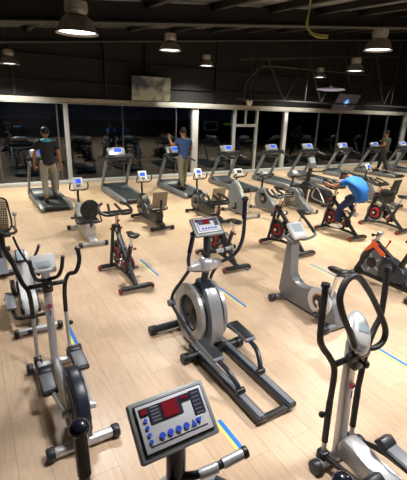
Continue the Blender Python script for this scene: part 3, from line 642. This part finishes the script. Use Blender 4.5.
# ------------------------------------------------------------------ recumbents
def make_recumbent(backstyle, body_m, base_m):
    t = thing('recumbent_bike')
    for y, hw in ((.62, .22), (-.68, .24)):
        s = B().cyl((-hw, y, .06), (hw, y, .06), .036, seg=12).done('stabilizer', base_m, t)
        for q in (-1, 1): B().cyl((q*(hw-.02), y, .055), (q*(hw+.05), y, .055), .05, seg=12, bev=.008).done('end_cap', M_black, s)
    B().prof(spl([(.66, .12), (.68, .36), (.6, .58), (.44, .64), (.26, .5), (.12, .3), (-.1, .22), (-.3, .2), (-.66, .14), (-.68, .08), (-.2, .1), (.3, .08)], 4), -.075, .075, bev=.025, seg=3).done('body', body_m, t)
    for s in (-1, 1):
        d = B().cyl((s*.07, .42, .36), (s*.095, .42, .36), .17, seg=28, bev=.008).done('side_disc', M_midgrey if backstyle == 'square' else M_silver, t)
        B().cyl((s*.09, .42, .36), (s*.1, .42, .36), .1, seg=24).done('inner_disc', M_dark, d)
        c = B().box((s*.12, .42 + s*.07, .36), (.02, .16, .03), bev=.005).cyl((s*.1, .42, .36), (s*.13, .42, .36), .025, seg=10).done('crank', M_dark, t)
        B().box((s*.18, .42 + s*.14, .36), (.11, .1, .03), bev=.008).done('pedal', M_black, c)
    B().tube([(0, .5, .6), (0, .54, .8), (0, .5, 1.0)], .024, seg=10).done('mast', M_dark, t)
    R_ = Matrix.Translation((0, .48, 1.06)) @ Matrix.Rotation(math.radians(-28), 4, 'X')
    c = B().box((0, 0, 0), (.22, .06, .27), bev=.035, seg=3).xf(R_).done('console', M_white, t)
    B().box((0, -.031, .045), (.13, .006, .09), bev=.003).xf(R_).done('screen', M_screenblue, c); B().ell((0, -.03, -.06), (.05, .008, .035)).xf(R_).done('button_pad', M_midgrey, c)
    B().tube([(0, .5, .92), (-.14, .46, .92), (-.19, .38, .98), (-.18, .34, 1.1)], .015).tube([(0, .5, .92), (.14, .46, .92), (.19, .38, .98), (.18, .34, 1.1)], .015).done('handlebar', M_black, t)
    # seat
    B().prof(spl([(-.1, .2), (-.16, .42), (-.5, .42), (-.52, .3), (-.5, .12), (-.2, .12)], 4), -.09, .09, bev=.025, seg=3).done('seat_support', M_silver if backstyle == 'round' else M_dark, t)
    B().prof(spl([(-.48, .42), (-.48, .47), (-.3, .47), (-.12, .49), (-.08, .45), (-.14, .4), (-.4, .4)], 4), -.19, .19, bev=.03, seg=3).done('seat', M_black, t)
    if backstyle == 'round':
        b = B().ell((0, 0, 0), (.19, .045, .215)).xf(Matrix.Translation((0, -.52, .72)) @ Matrix.Rotation(math.radians(12), 4, 'X')); b.done('backrest', M_rubber, t)
    elif backstyle == 'square':
        B().box((0, 0, 0), (.36, .05, .38), bev=.022, seg=3).xf(Matrix.Translation((0, -.54, .70)) @ Matrix.Rotation(math.radians(14), 4, 'X')).done('backrest', M_tan, t)
    elif backstyle == 'black':
        B().box((0, 0, 0), (.36, .07, .36), bev=.03, seg=3).xf(Matrix.Translation((0, -.54, .68)) @ Matrix.Rotation(math.radians(14), 4, 'X')).done('backrest', M_blueblack, t)
    B().tube([(0, -.4, .36), (0, -.58, .42), (0, -.62, .7)], .026).done('back_bracket', M_dark, t)
    B().tube([(-.24, -.22, .56), (-.25, -.36, .48), (-.2, -.44, .42), (.2, -.44, .42), (.25, -.36, .48), (.24, -.22, .56)], .016, sub=4).done('side_handles', M_dark, t)
    return t
r1 = make_recumbent('round', M_silver, M_silver); r1.location = (1.93, 8.05, 0); r1.rotation_euler = (0, 0, -.03)
tag(r1, 'silver recumbent bike with round black backrest left of centre', 'exercise bike', 'recumbent bikes in the middle row')
r2 = make_recumbent('square', M_dark, M_dark); r2.location = (3.6, 8.45, 0)
tag(r2, 'dark recumbent bike with square taupe backrest right of the silver one', 'exercise bike', 'recumbent bikes in the middle row')
r3 = copy_tree(r2); r3.location = (5.12, 8.35, 0); tag(r3, 'dark recumbent bike with taupe backrest right behind the central console', 'exercise bike', 'recumbent bikes in the middle row')
r4 = make_recumbent('black', M_midgrey, M_dark); r4.location = (10.95, 7.55, 0); r4.rotation_euler = (0, 0, .05)
tag(r4, 'recumbent bike with dark padded seat at the right edge of the photo', 'exercise bike', 'recumbent bikes in the middle row')
# mesh-backed recumbent cut by the left edge
t = thing('recumbent_bike', 'recumbent bike with woven mesh backrest cut by the left edge', 'exercise bike', (.22, 7.2, 0))
R_ = Matrix.Translation((0, -.42, .97)) @ Matrix.Rotation(math.radians(10), 4, 'X')
bk = B().box((0, 0, 0), (.38, .03, .52), bev=.012).xf(R_).done('backrest', M_mesh, t)
B().tube([(-.2, 0, -.27), (-.21, 0, .1), (-.15, 0, .28), (.15, 0, .28), (.21, 0, .1), (.2, 0, -.27)], .016, closed=True, sub=4).xf(R_).done('backrest_frame', M_black, bk)
B().prof(spl([(-.4, .58), (-.4, .64), (-.2, .64), (.02, .64), (.04, .6), (-.2, .56)], 4), -.2, .2, bev=.03).done('seat', M_black, t)
B().tube([(-.25, -.1, .68), (-.25, -.4, .64), (.25, -.4, .64), (.27, -.12, .67)], .024, sub=4).done('side_handles', M_foam, t)
B().cyl((.29, -.28, .66), (.3, -.27, .9), .01, seg=8).ell((.3, -.27, .93), (.035, .035, .045)).done('seat_lever', M_silver, t)
B().prof(spl([(.66, .12), (.68, .36), (.6, .6), (.44, .64), (.2, .4), (-.1, .22), (-.66, .14), (-.68, .07), (.3, .07)], 4), -.08, .08, bev=.025).done('body', M_midgrey, t)
B().cyl((0, -.2, .16), (0, -.22, .58), .04, seg=12).tube([(0, -.35, .58), (0, -.46, .7), (0, -.45, .9)], .022).done('seat_post', M_dark, t)
for y in (.6, -.62): B().cyl((-.27, y, .05), (.22, y, .05), .045, seg=12, bev=.008).done('stabilizer', M_dark, t)
B().tube([(0, .5, .6), (0, .5, 1.0)], .024).done('mast', M_dark, t)
B().box((0, .48, 1.08), (.22, .06, .2), rot=(-.5, 0, 0), bev=.03).done('console', M_lightgrey, t)

# pale cross trainer behind the front-left elliptical
t = thing('cross_trainer', 'pale grey cross trainer body with small framed display behind the front-left elliptical', 'cross trainer', (.42, 5.15, 0)); t.scale = (.9, 1, .9)
for y in (-.56, .55):
    s = B().cyl((-.2, y, .06), (.28, y, .06), .04, seg=14).done('stabilizer', M_dark if y > 0 else M_silver, t)
    for q in (-.24, .32): B().cyl((q-.03, y, .055), (q+.03, y, .055), .053, seg=14, bev=.008).done('end_cap', M_black, s)
b = B().prof(spl([(.42, .14), (.44, .5), (.36, .82), (.22, .86), (.12, .7), (-.05, .45), (-.26, .3), (-.3, .14), (.1, .1)], 4), -.1, .1, bev=.04, seg=3).done('body', M_lightgrey, t)
R_ = Matrix.Translation((-.02, .14, .86)) @ Matrix.Rotation(math.radians(-38), 4, 'X')
B().box((0, 0, 0), (.13, .035, .2), bev=.02).xf(R_).done('console', M_black, t); B().box((0, -.019, .01), (.1, .006, .15), bev=.01).xf(R_).done('console_display', M_screenlcd, b)
B().prof(spl([(.06, .52), (-.12, .36), (-.3, .22), (-.26, .14), (.0, .16), (.1, .34)], 4), -.13, .13, bev=.02).done('rear_cover', M_black, t)
B().tube([(-.24, .1, .2), (-.22, -.3, .2), (-.16, -.42, .19), (.2, -.42, .19), (.26, -.3, .2), (.27, .1, .2)], .026, sub=4).done('bumper_bar', M_black, t)
B().tube([(0, -.56, .07), (0, -.2, .12), (0, .55, .07)], .04).done('main_frame', M_dark, t)
B().cyl((-.14, .1, .4), (-.2, .1, .4), .12, seg=24, bev=.01).done('side_disc', M_dark, t)
B().box((-.24, -.12, .3), (.13, .34, .05), rot=(.2, 0, 0), bev=.02).done('pedal', M_midgrey, t)
B().box((.24, .2, .3), (.13, .34, .05), rot=(-.1, 0, 0), bev=.02).done('pedal', M_midgrey, t)
for s in (-1, 1): B().tube([(s*.1, .3, .62), (s*.2, .1, .9), (s*.23, .0, 1.05)], .02).done('swing_arm', M_foam, t)

# silver leaf-shaped bike in the middle
t = thing('upright_bike', 'upright bike with tall leaf-shaped silver housing right of the central console', 'exercise bike', (6.13, 8.25, 0))
for y in (.5, -.5):
    s = B().cyl((-.22, y, .05), (.22, y, .05), .036, seg=12).done('stabilizer', M_silver, t)
    for q in (-1, 1): B().cyl((q*.2, y, .05), (q*.27, y, .05), .048, seg=12, bev=.008).done('end_cap', M_dark, s)
h = B().prof(spl([(.5, .1), (.52, .4), (.42, .72), (.26, .86), (.02, .62), (-.2, .32), (-.34, .1), (.1, .07)], 5), -.075, .075, bev=.025, seg=3).done('housing', M_midgrey, t)
B().tube([(.0, .26, .87), (0, .02, .64), (0, -.2, .34), (0, -.34, .12)], .045, seg=10).done('housing_edge', M_lightgrey, h)
B().cyl((-.076, .12, .3), (-.086, .12, .3), .03, seg=16).done('yellow_badge', mat('yellow_badge', '#d8b92c', .4), h)
for s in (-1, 1):
    c = B().box((s*.1, .1, .24), (.02, .03, .16), bev=.005).done('crank', M_dark, t); B().box((s*.15, .1, .16), (.1, .1, .03), bev=.006).done('pedal', M_black, c)
B().tube([(0, .3, .8), (0, .22, 1.02)], .025).done('mast', M_dark, t)
R_ = Matrix.Translation((0, .18, 1.1)) @ Matrix.Rotation(math.radians(-35), 4, 'X')
c = B().box((0, 0, 0), (.26, .07, .22), bev=.04, seg=3).xf(R_).done('console', M_white, t); B().box((0, -.037, .01), (.15, .006, .09)).xf(R_).done('console_display', M_navy, c)
B().tube([(-.16, .02, 1.1), (-.18, .14, 1.0), (0, .24, .96), (.18, .14, 1.0), (.16, .02, 1.1)], .016).done('handlebar', M_black, t)
B().cyl((0, -.36, .2), (0, -.42, .72), .022, seg=10).done('seat_post', M_chrome, t)
B().prof(spl([(-.16, 0), (-.17, .06), (-.05, .06), (.12, .05), (.17, .03), (.12, .0)], 4), -.04, .04, bev=.015).ell((0, -.09, .035), (.1, .09, .035)).xf(Matrix.Translation((0, -.42, .72))).done('saddle', M_black, t)

# row mates with ring handlebars (the dark one with a pale foot, and the disc-sided one)
def ring_bike(loc, label, body_m, disc_m, disc_r, foot_m, hoop):
    t = thing('exercise_bike', label, 'exercise bike', loc, 0, 'upright bikes in the middle row')
    for y in (.5, -.5):
        s = B().cyl((-.23, y, .05), (.23, y, .05), .036, seg=12).done('stabilizer', foot_m, t)
        for q in (-1, 1): B().cyl((q*.2, y, .05), (q*.27, y, .05), .048, seg=12, bev=.008).done('end_cap', M_dark, s)
    B().prof(spl([(.5, .1), (.5, .4), (.36, .6), (.1, .55), (-.2, .32), (-.5, .14), (-.5, .07), (.1, .07)], 5), -.08, .08, bev=.025, seg=3).done('body', body_m, t)
    for s in (-1, 1):
        d = B().cyl((s*.07, .14, .36), (s*.105, .14, .36), disc_r, seg=32, bev=.01).done('side_disc', disc_m, t)
        B().cyl((s*.1, .14, .36), (s*.11, .14, .36), disc_r*.45, seg=24).done('inner_disc', M_silver, d)
        c = B().box((s*.125, .14, .36-s*.07), (.02, .03, .16), bev=.005).done('crank', M_dark, t); B().box((s*.18, .14, .36-s*.14), (.1, .1, .03), bev=.006).done('pedal', M_black, c)
    B().tube([(0, .36, .5), (0, .3, .96)], .03).done('mast', M_dark, t)
    R_ = Matrix.Translation((0, .26, 1.02)) @ Matrix.Rotation(math.radians(-50), 4, 'X')
    c = B().box((0, 0, 0), (.24, .06, .2), bev=.03, seg=3).xf(R_).done('console', M_midgrey, t); B().box((0, -.032, .01), (.15, .006, .1)).xf(R_).done('console_display', M_screenlcd, c)
    if hoop: B().tube([(-.18, .1, 1.0), (-.2, .28, .9), (-.1, .4, .84), (.1, .4, .84), (.2, .28, .9), (.18, .1, 1.0), (.08, 0, 1.04), (-.08, 0, 1.04)], .02, closed=True).done('handlebar', M_black, t)
    else: B().tube([(-.2, .02, 1.0), (-.2, .2, .94), (0, .34, .9), (.2, .2, .94), (.2, .02, 1.0)], .018).done('handlebar', M_dark, t)
    B().cyl((0, -.3, .24), (0, -.36, .7), .024, seg=10).done('seat_post', M_chrome, t)
    B().prof(spl([(-.16, 0), (-.17, .06), (-.05, .06), (.12, .05), (.17, .03), (.12, .0)], 4), -.04, .04, bev=.015).ell((0, -.09, .035), (.105, .09, .035)).xf(Matrix.Translation((0, -.36, .7))).done('saddle', M_black, t)
    return t
ring_bike((7.05, 8.2, 0), 'bike with black ring handlebar and pale feet behind the middle spin bikes', M_midgrey, M_dark, .15, M_white, True)
ring_bike((7.95, 7.95, 0), 'bike with a large round grey side disc left of the dark stair-like bike', M_midgrey, M_grey, .25, M_silver, False)
# dark tall bike
t = thing('upright_bike', 'tall dark exercise bike with raised console just left of the blue-shirted rider', 'exercise bike', (9.15, 8.45, 0))
for y in (.55, -.55):
    s = B().cyl((-.26, y, .05), (.26, y, .05), .042, seg=12, bev=.008).done('stabilizer', M_dark, t)
B().prof(spl([(.6, .1), (.6, .44), (.42, .62), (.1, .55), (-.3, .5), (-.55, .42), (-.55, .1), (.1, .07)], 5), -.13, .13, bev=.03, seg=3).done('body', M_dark, t)
B().tube([(-.14, -.5, .12), (-.14, -.15, .5), (-.14, .0, .2), (-.14, -.4, .12)], .02, closed=True).done('silver_loop', M_silver, t)
B().prof([(.36, .5), (.5, .5), (.38, 1.05), (.28, 1.05)], -.05, .05, bev=.015).done('mast', M_dark, t)
R_ = Matrix.Translation((0, .3, 1.2)) @ Matrix.Rotation(math.radians(-25), 4, 'X')
c = B().box((0, 0, 0), (.3, .06, .34), bev=.05, seg=3).xf(R_).done('console', M_midgrey, t); B().box((0, -.032, .05), (.2, .006, .14)).xf(R_).done('console_display', M_screenlcd, c)
B().tube([(-.24, -.05, 1.0), (-.22, .14, .94), (0, .3, .94), (.22, .14, .94), (.24, -.05, 1.0)], .02).done('handlebar', M_dark, t)
B().cyl((0, -.36, .46), (0, -.4, .74), .024, seg=10).done('seat_post', M_chrome, t)
B().prof(spl([(-.16, 0), (-.17, .06), (-.05, .06), (.12, .05), (.17, .03), (.12, .0)], 4), -.04, .04, bev=.015).ell((0, -.09, .035), (.12, .1, .035)).xf(Matrix.Translation((0, -.4, .74))).done('saddle', M_black, t)
for s in (-1, 1):
    c = B().box((s*.15, .1, .34-s*.06), (.02, .03, .16), bev=.005).done('crank', M_silver, t); B().box((s*.21, .1, .34-s*.13), (.1, .12, .03), bev=.006).done('pedal', M_silver, c)

# ------------------------------------------------------------------ people
def skin_obj(name, chains, m, parent, sub=2, extra=None):
    """chains: list of [(x,y,z,r), ...]; points at the same place are welded into one skeleton"""
    verts = []; rad = []; edges = []; idx = {}
    def vid(p):
        k = tuple(round(c, 4) for c in p[:3])
        if k not in idx: idx[k] = len(verts); verts.append(p[:3]); rad.append(p[3] if isinstance(p[3], tuple) else (p[3], p[3]))
        return idx[k]
    for ch in chains:
        ids = [vid(p) for p in ch]; edges += [e for e in zip(ids, ids[1:]) if e not in edges and e[0] != e[1]]
    deg = [sum(i_ in e for e in edges) for i_ in range(len(verts))]; root = deg.index(max(deg))
    me = bpy.data.meshes.new(name); me.from_pydata(verts, edges, []); o = bpy.data.objects.new(name, me); COL.objects.link(o)
    sm = o.modifiers.new('s', 'SKIN'); sm.use_smooth_shade = True
    for i_, r in enumerate(rad): me.skin_vertices[0].data[i_].radius = r; me.skin_vertices[0].data[i_].use_root = (i_ == root)
    ss = o.modifiers.new('ss', 'SUBSURF'); ss.levels = sub; ss.render_levels = sub
    dg = bpy.context.evaluated_depsgraph_get(); dg.update(); nm = bpy.data.meshes.new_from_object(o.evaluated_get(dg))
    bpy.data.objects.remove(o); nm.name = name; nm.materials.clear(); nm.materials.append(m)
    if extra:
        b = bmesh.new(); b.from_mesh(nm); q = B(); q.bm.free(); q.bm = b; extra(q); b.to_mesh(nm); b.free()
    for p in nm.polygons: p.use_smooth = True
    r = bpy.data.objects.new(name, nm); COL.objects.link(r); r.parent = parent
    return r
V = Vector
def person(name_label, loc, rz, J, cols, cap=None, sleeve='short', shorts=False, collar=None, scale=1., wide=1.):
    """J: joints in metres, person faces +Y"""
    t = thing('person', name_label, 'person', loc, rz); t.scale = (wide, wide, scale)
    pel, che, nk, hd = J['pelvis'], J['chest'], J['neck'], J['head']
    mid = (pel + che) / 2 + V((0, J.get('belly', 0), 0))
    P = lambda v, r: (v.x, v.y, v.z, r)
    ch = [[P(pel, .1), P(mid, .098), P(che, .1), P(nk, .052), P(nk*.55+hd*.45, .055)]]
    for s in ('L', 'R'):
        sh, el, wr, ha = J['sh'+s], J['el'+s], J['wr'+s], J['ha'+s]
        ch.append([P(che, .1), P(sh, .056), P(el, .042), P(wr, .028), P(ha, .03)])
        hp, kn, an, toe = J['hp'+s], J['kn'+s], J['an'+s], J['toe'+s]
        ch.append([P(pel, .1), P(hp, .082), P(kn, .058), P(an, .04), P(toe, .038)])
    fwd = (J['face'] - hd).normalized(); sd = fwd.cross(V((0, 0, 1))).normalized(); up = sd.cross(fwd)
    def extra(q):
        Rm = Matrix((sd, fwd, up)).transposed().to_4x4()
        q.ell(hd, (.075, .095, .115), rot=Rm, u=20, v=14)
        q.ell(hd + fwd*.1 - up*.01, (.014, .018, .022), rot=Rm, u=8, v=6)
        q.ell(hd + fwd*.06 - up*.06, (.045, .04, .04), rot=Rm, u=10, v=8)
        for k_ in (-1, 1):
            q.ell(hd + sd*k_*.077 - up*.005, (.012, .022, .032), rot=Rm, u=8, v=6)
            q.ell(hd + sd*k_*.03 + fwd*.085 + up*.01, (.014, .01, .009), rot=Rm, u=8, v=6)
        q.ell(hd + fwd*.092 - up*.052, (.024, .01, .006), rot=Rm, u=8, v=6)
        for s in ('L', 'R'):
            wr, ha = J['wr'+s], J['ha'+s]; d = (ha - wr).normalized()
            o1 = d.orthogonal().normalized(); cx = V((1, 0, 0)) - d*d.x
            if cx.length > .2: o1 = cx.normalized()
            o2 = d.cross(o1).normalized(); gi = o2 if o2.z < 0 or abs(d.z) > .8 else -o2
            for f_ in range(4):
                ln = (.06, .07, .066, .052)[f_]; a = ha + o1*(f_-1.5)*.018 + d*.02
                q.tube([a, a + d*ln*.5 + gi*.006, a + d*ln*.75 + gi*.03, a + d*ln*.6 + gi*.05], [.009, .0085, .008, .007], seg=6, sub=2)
            a = ha - d*.01 + o1*.03; q.tube([a, a + o1*.02 + d*.02 + gi*.01, a + o1*.022 + d*.045 + gi*.025], [.011, .01, .008], seg=6, sub=2)
    body = skin_obj('body', ch, M_skin, t, extra=extra)
    # shirt
    g_ = J.get('big', 1.)
    sc = [[P(pel - (che-pel)*.3, .165), P(pel, .15), P(mid, .145*g_), P(che, .15*g_), P(nk*.85+che*.15, .08)]]
    for s in ('L', 'R'):
        sh, el = J['sh'+s], J['el'+s]; e = sh + (el-sh)*(.62 if sleeve == 'short' else 1)
        sc.append([P(che, .15*g_), P(sh, .085), P(e, .07)])
    shirt = skin_obj('shirt', sc, cols['shirt'], t)
    if collar:
        b = B(); b.ell((0, 0, 0), (.13, .105, .05)).xf(Matrix.Translation(nk*.85+che*.15 + V((0, -.02, .0))))
        b.done('shoulder_yoke', collar, shirt)
    tr = []
    for s in ('L', 'R'):
        hp, kn, an = J['hp'+s], J['kn'+s], J['an'+s]; e = kn + (an-kn)*.9
        tr.append([P(pel + (che-pel)*.3, .118), P(pel, .13)])
        if shorts: tr.append([P(pel, .125), P(hp, .108), P(kn + (hp-kn)*.15, .085)])
        else: tr.append([P(pel, .13), P(hp, .115), P(kn, .08), P(e, .062)])
    skin_obj('shorts' if shorts else 'trousers', tr, cols['pants'], t)
    for s in ('L', 'R'):
        an, toe = J['an'+s], J['toe'+s]; d = (toe - an); d.z = 0; d.normalize(); yaw = math.atan2(-d.x, d.y)
        pitch = math.atan2((J['toe'+s].z - J['an'+s].z) + .05, .14)
        B().prof(spl([(-.1, 0), (-.11, .06), (-.05, .09), (.04, .075), (.14, .045), (.17, .02), (.16, 0), (.02, 0)], 4), -.045, .045, bev=.015).xf(Matrix.Translation((an.x, an.y, 0)) @ Matrix.Rotation(yaw, 4, 'Z') @ Matrix.Translation((0, .02, an.z-.075))).done('shoe', cols['shoe'], t)
    Rm = Matrix((sd, fwd, up)).transposed().to_4x4()
    b = B().ell(hd - fwd*.018 + up*.028, (.084, .096, .104), rot=Rm)
    b.done('hair', M_hair, t)
    if cap:
        b = B().ell(hd + up*.045 - fwd*.005, (.092, .108, .085), rot=Rm).box(hd + fwd*.12 + up*.035, (.13, .1, .012), rot=Rm, bev=.005); b.done('cap', cap, t)
    return t
def stand(stride=0., armL=None, armR=None, h=1.0, yaw=0):
    J = {}
    J['pelvis'] = V((0, 0, .93)); J['chest'] = V((0, .02, 1.26)); J['neck'] = V((0, .03, 1.45)); J['head'] = V((0, .05, 1.6)); J['face'] = V((0, .2, 1.585))
    for s, k_ in (('L', -1), ('R', 1)):
        J['hp'+s] = V((k_*.09, 0, .86)); J['kn'+s] = V((k_*.1, stride*.5*k_ + .03, .48)); J['an'+s] = V((k_*.1, stride*k_ - .02, .085)); J['toe'+s] = V((k_*.11, stride*k_ + .12, .05))
        J['sh'+s] = V((k_*.18, .02, 1.36))
    for s, k_, a in (('L', -1, armL), ('R', 1, armR)):
        el, wr, ha = a or (V((k_*.24, -.03, 1.09)), V((k_*.26, .04, .86)), V((k_*.26, .06, .79)))
        J['el'+s], J['wr'+s], J['ha'+s] = el, wr, ha
    return J
Mt = lambda n, c, **k: mat(n, c, .8, noise=.12, scale=12, bump=.3)
J = stand(.16)
J['elL'], J['wrL'], J['haL'] = V((-.26, -.02, 1.1)), V((-.28, .06, .87)), V((-.27, .09, .8))
person('person in black T-shirt with light-blue yoke, black cap and grey trousers walking on a treadmill', (1.8, 11.15, .15), -.12, J,
       dict(shirt=Mt('black_cotton', '#15181f'), pants=Mt('grey_trousers', '#8f8b84'), shoe=M_black), cap=M_black, collar=Mt('light_blue_cloth', '#4aa6d8'), scale=1.12, wide=1.2)
J = stand(.14, armL=(V((-.28, .12, 1.22)), V((-.27, .3, 1.4)), V((-.26, .33, 1.47))), armR=(V((.27, .02, 1.12)), V((.25, .22, 1.02)), V((.24, .3, 1.02))))
person('person in navy shirt and olive trousers walking on a treadmill by the thick white post', (5.98, 11.3, .15), .05, J,
       dict(shirt=Mt('navy_shirt', '#28406f'), pants=Mt('olive_trousers', '#6f6a5a'), shoe=M_black), scale=1.12, wide=1.2)
J = stand(.3, armL=(V((-.26, -.14, 1.16)), V((-.24, .08, 1.1)), V((-.22, .15, 1.13))), armR=(V((.26, .12, 1.15)), V((.22, .32, 1.22)), V((.2, .38, 1.26))))
J['knL'].z = .5
person('person in dark olive shirt and black trousers jogging on a far treadmill', (16.4, 11.35, .15), .0, J,
       dict(shirt=Mt('olive_shirt', '#3c4038'), pants=Mt('black_trousers', '#17181a'), shoe=M_black), scale=1.08, wide=1.12)
# the rider
RX, RY = 7.26, 5.82
J = {}
J['pelvis'] = V((0, -.42, .95)); J['chest'] = V((0, -.25, 1.28)); J['neck'] = V((0, -.07, 1.36)); J['head'] = V((0, .06, 1.37)); J['face'] = V((0, .15, 1.26)); J['belly'] = -.06; J['big'] = 1.25
for s, k_ in (('L', -1), ('R', 1)):
    J['hp'+s] = V((k_*.1, -.32, .94)); J['sh'+s] = V((k_*.2, -.15, 1.28)); J['el'+s] = V((k_*.26, .1, 1.12)); J['wr'+s] = V((k_*.2, .33, 1.12)); J['ha'+s] = V((k_*.19, .4, 1.14))
# left foot low at the crank's bottom (crank s=-1 -> +z), keep to the built cranks
J['knL'] = V((-.13, .05, .84)); J['anL'] = V((-.17, -.2, .54)); J['toeL'] = V((-.18, -.08, .49))
J['knR'] = V((.13, -.02, .66)); J['anR'] = V((.17, -.04, .27)); J['toeR'] = V((.18, .08, .22))
J['anL'], J['toeL'], J['anR'], J['toeR'] = V((-.18, -.04, .27)), V((-.18, .08, .22)), V((.17, -.2, .54)), V((.18, -.08, .49))
J['knL'], J['knR'] = V((-.13, .0, .64)), V((.13, .06, .84))
rd = person('person in bright blue shirt and navy trousers bending forward on a spin bike', (RX, RY, 0), 0, J,
       dict(shirt=Mt('bright_blue_shirt', '#1c68c0'), pants=Mt('navy_trousers', '#1c2c5c'), shoe=M_white), cap=Mt('dark_cap', '#22242c'))
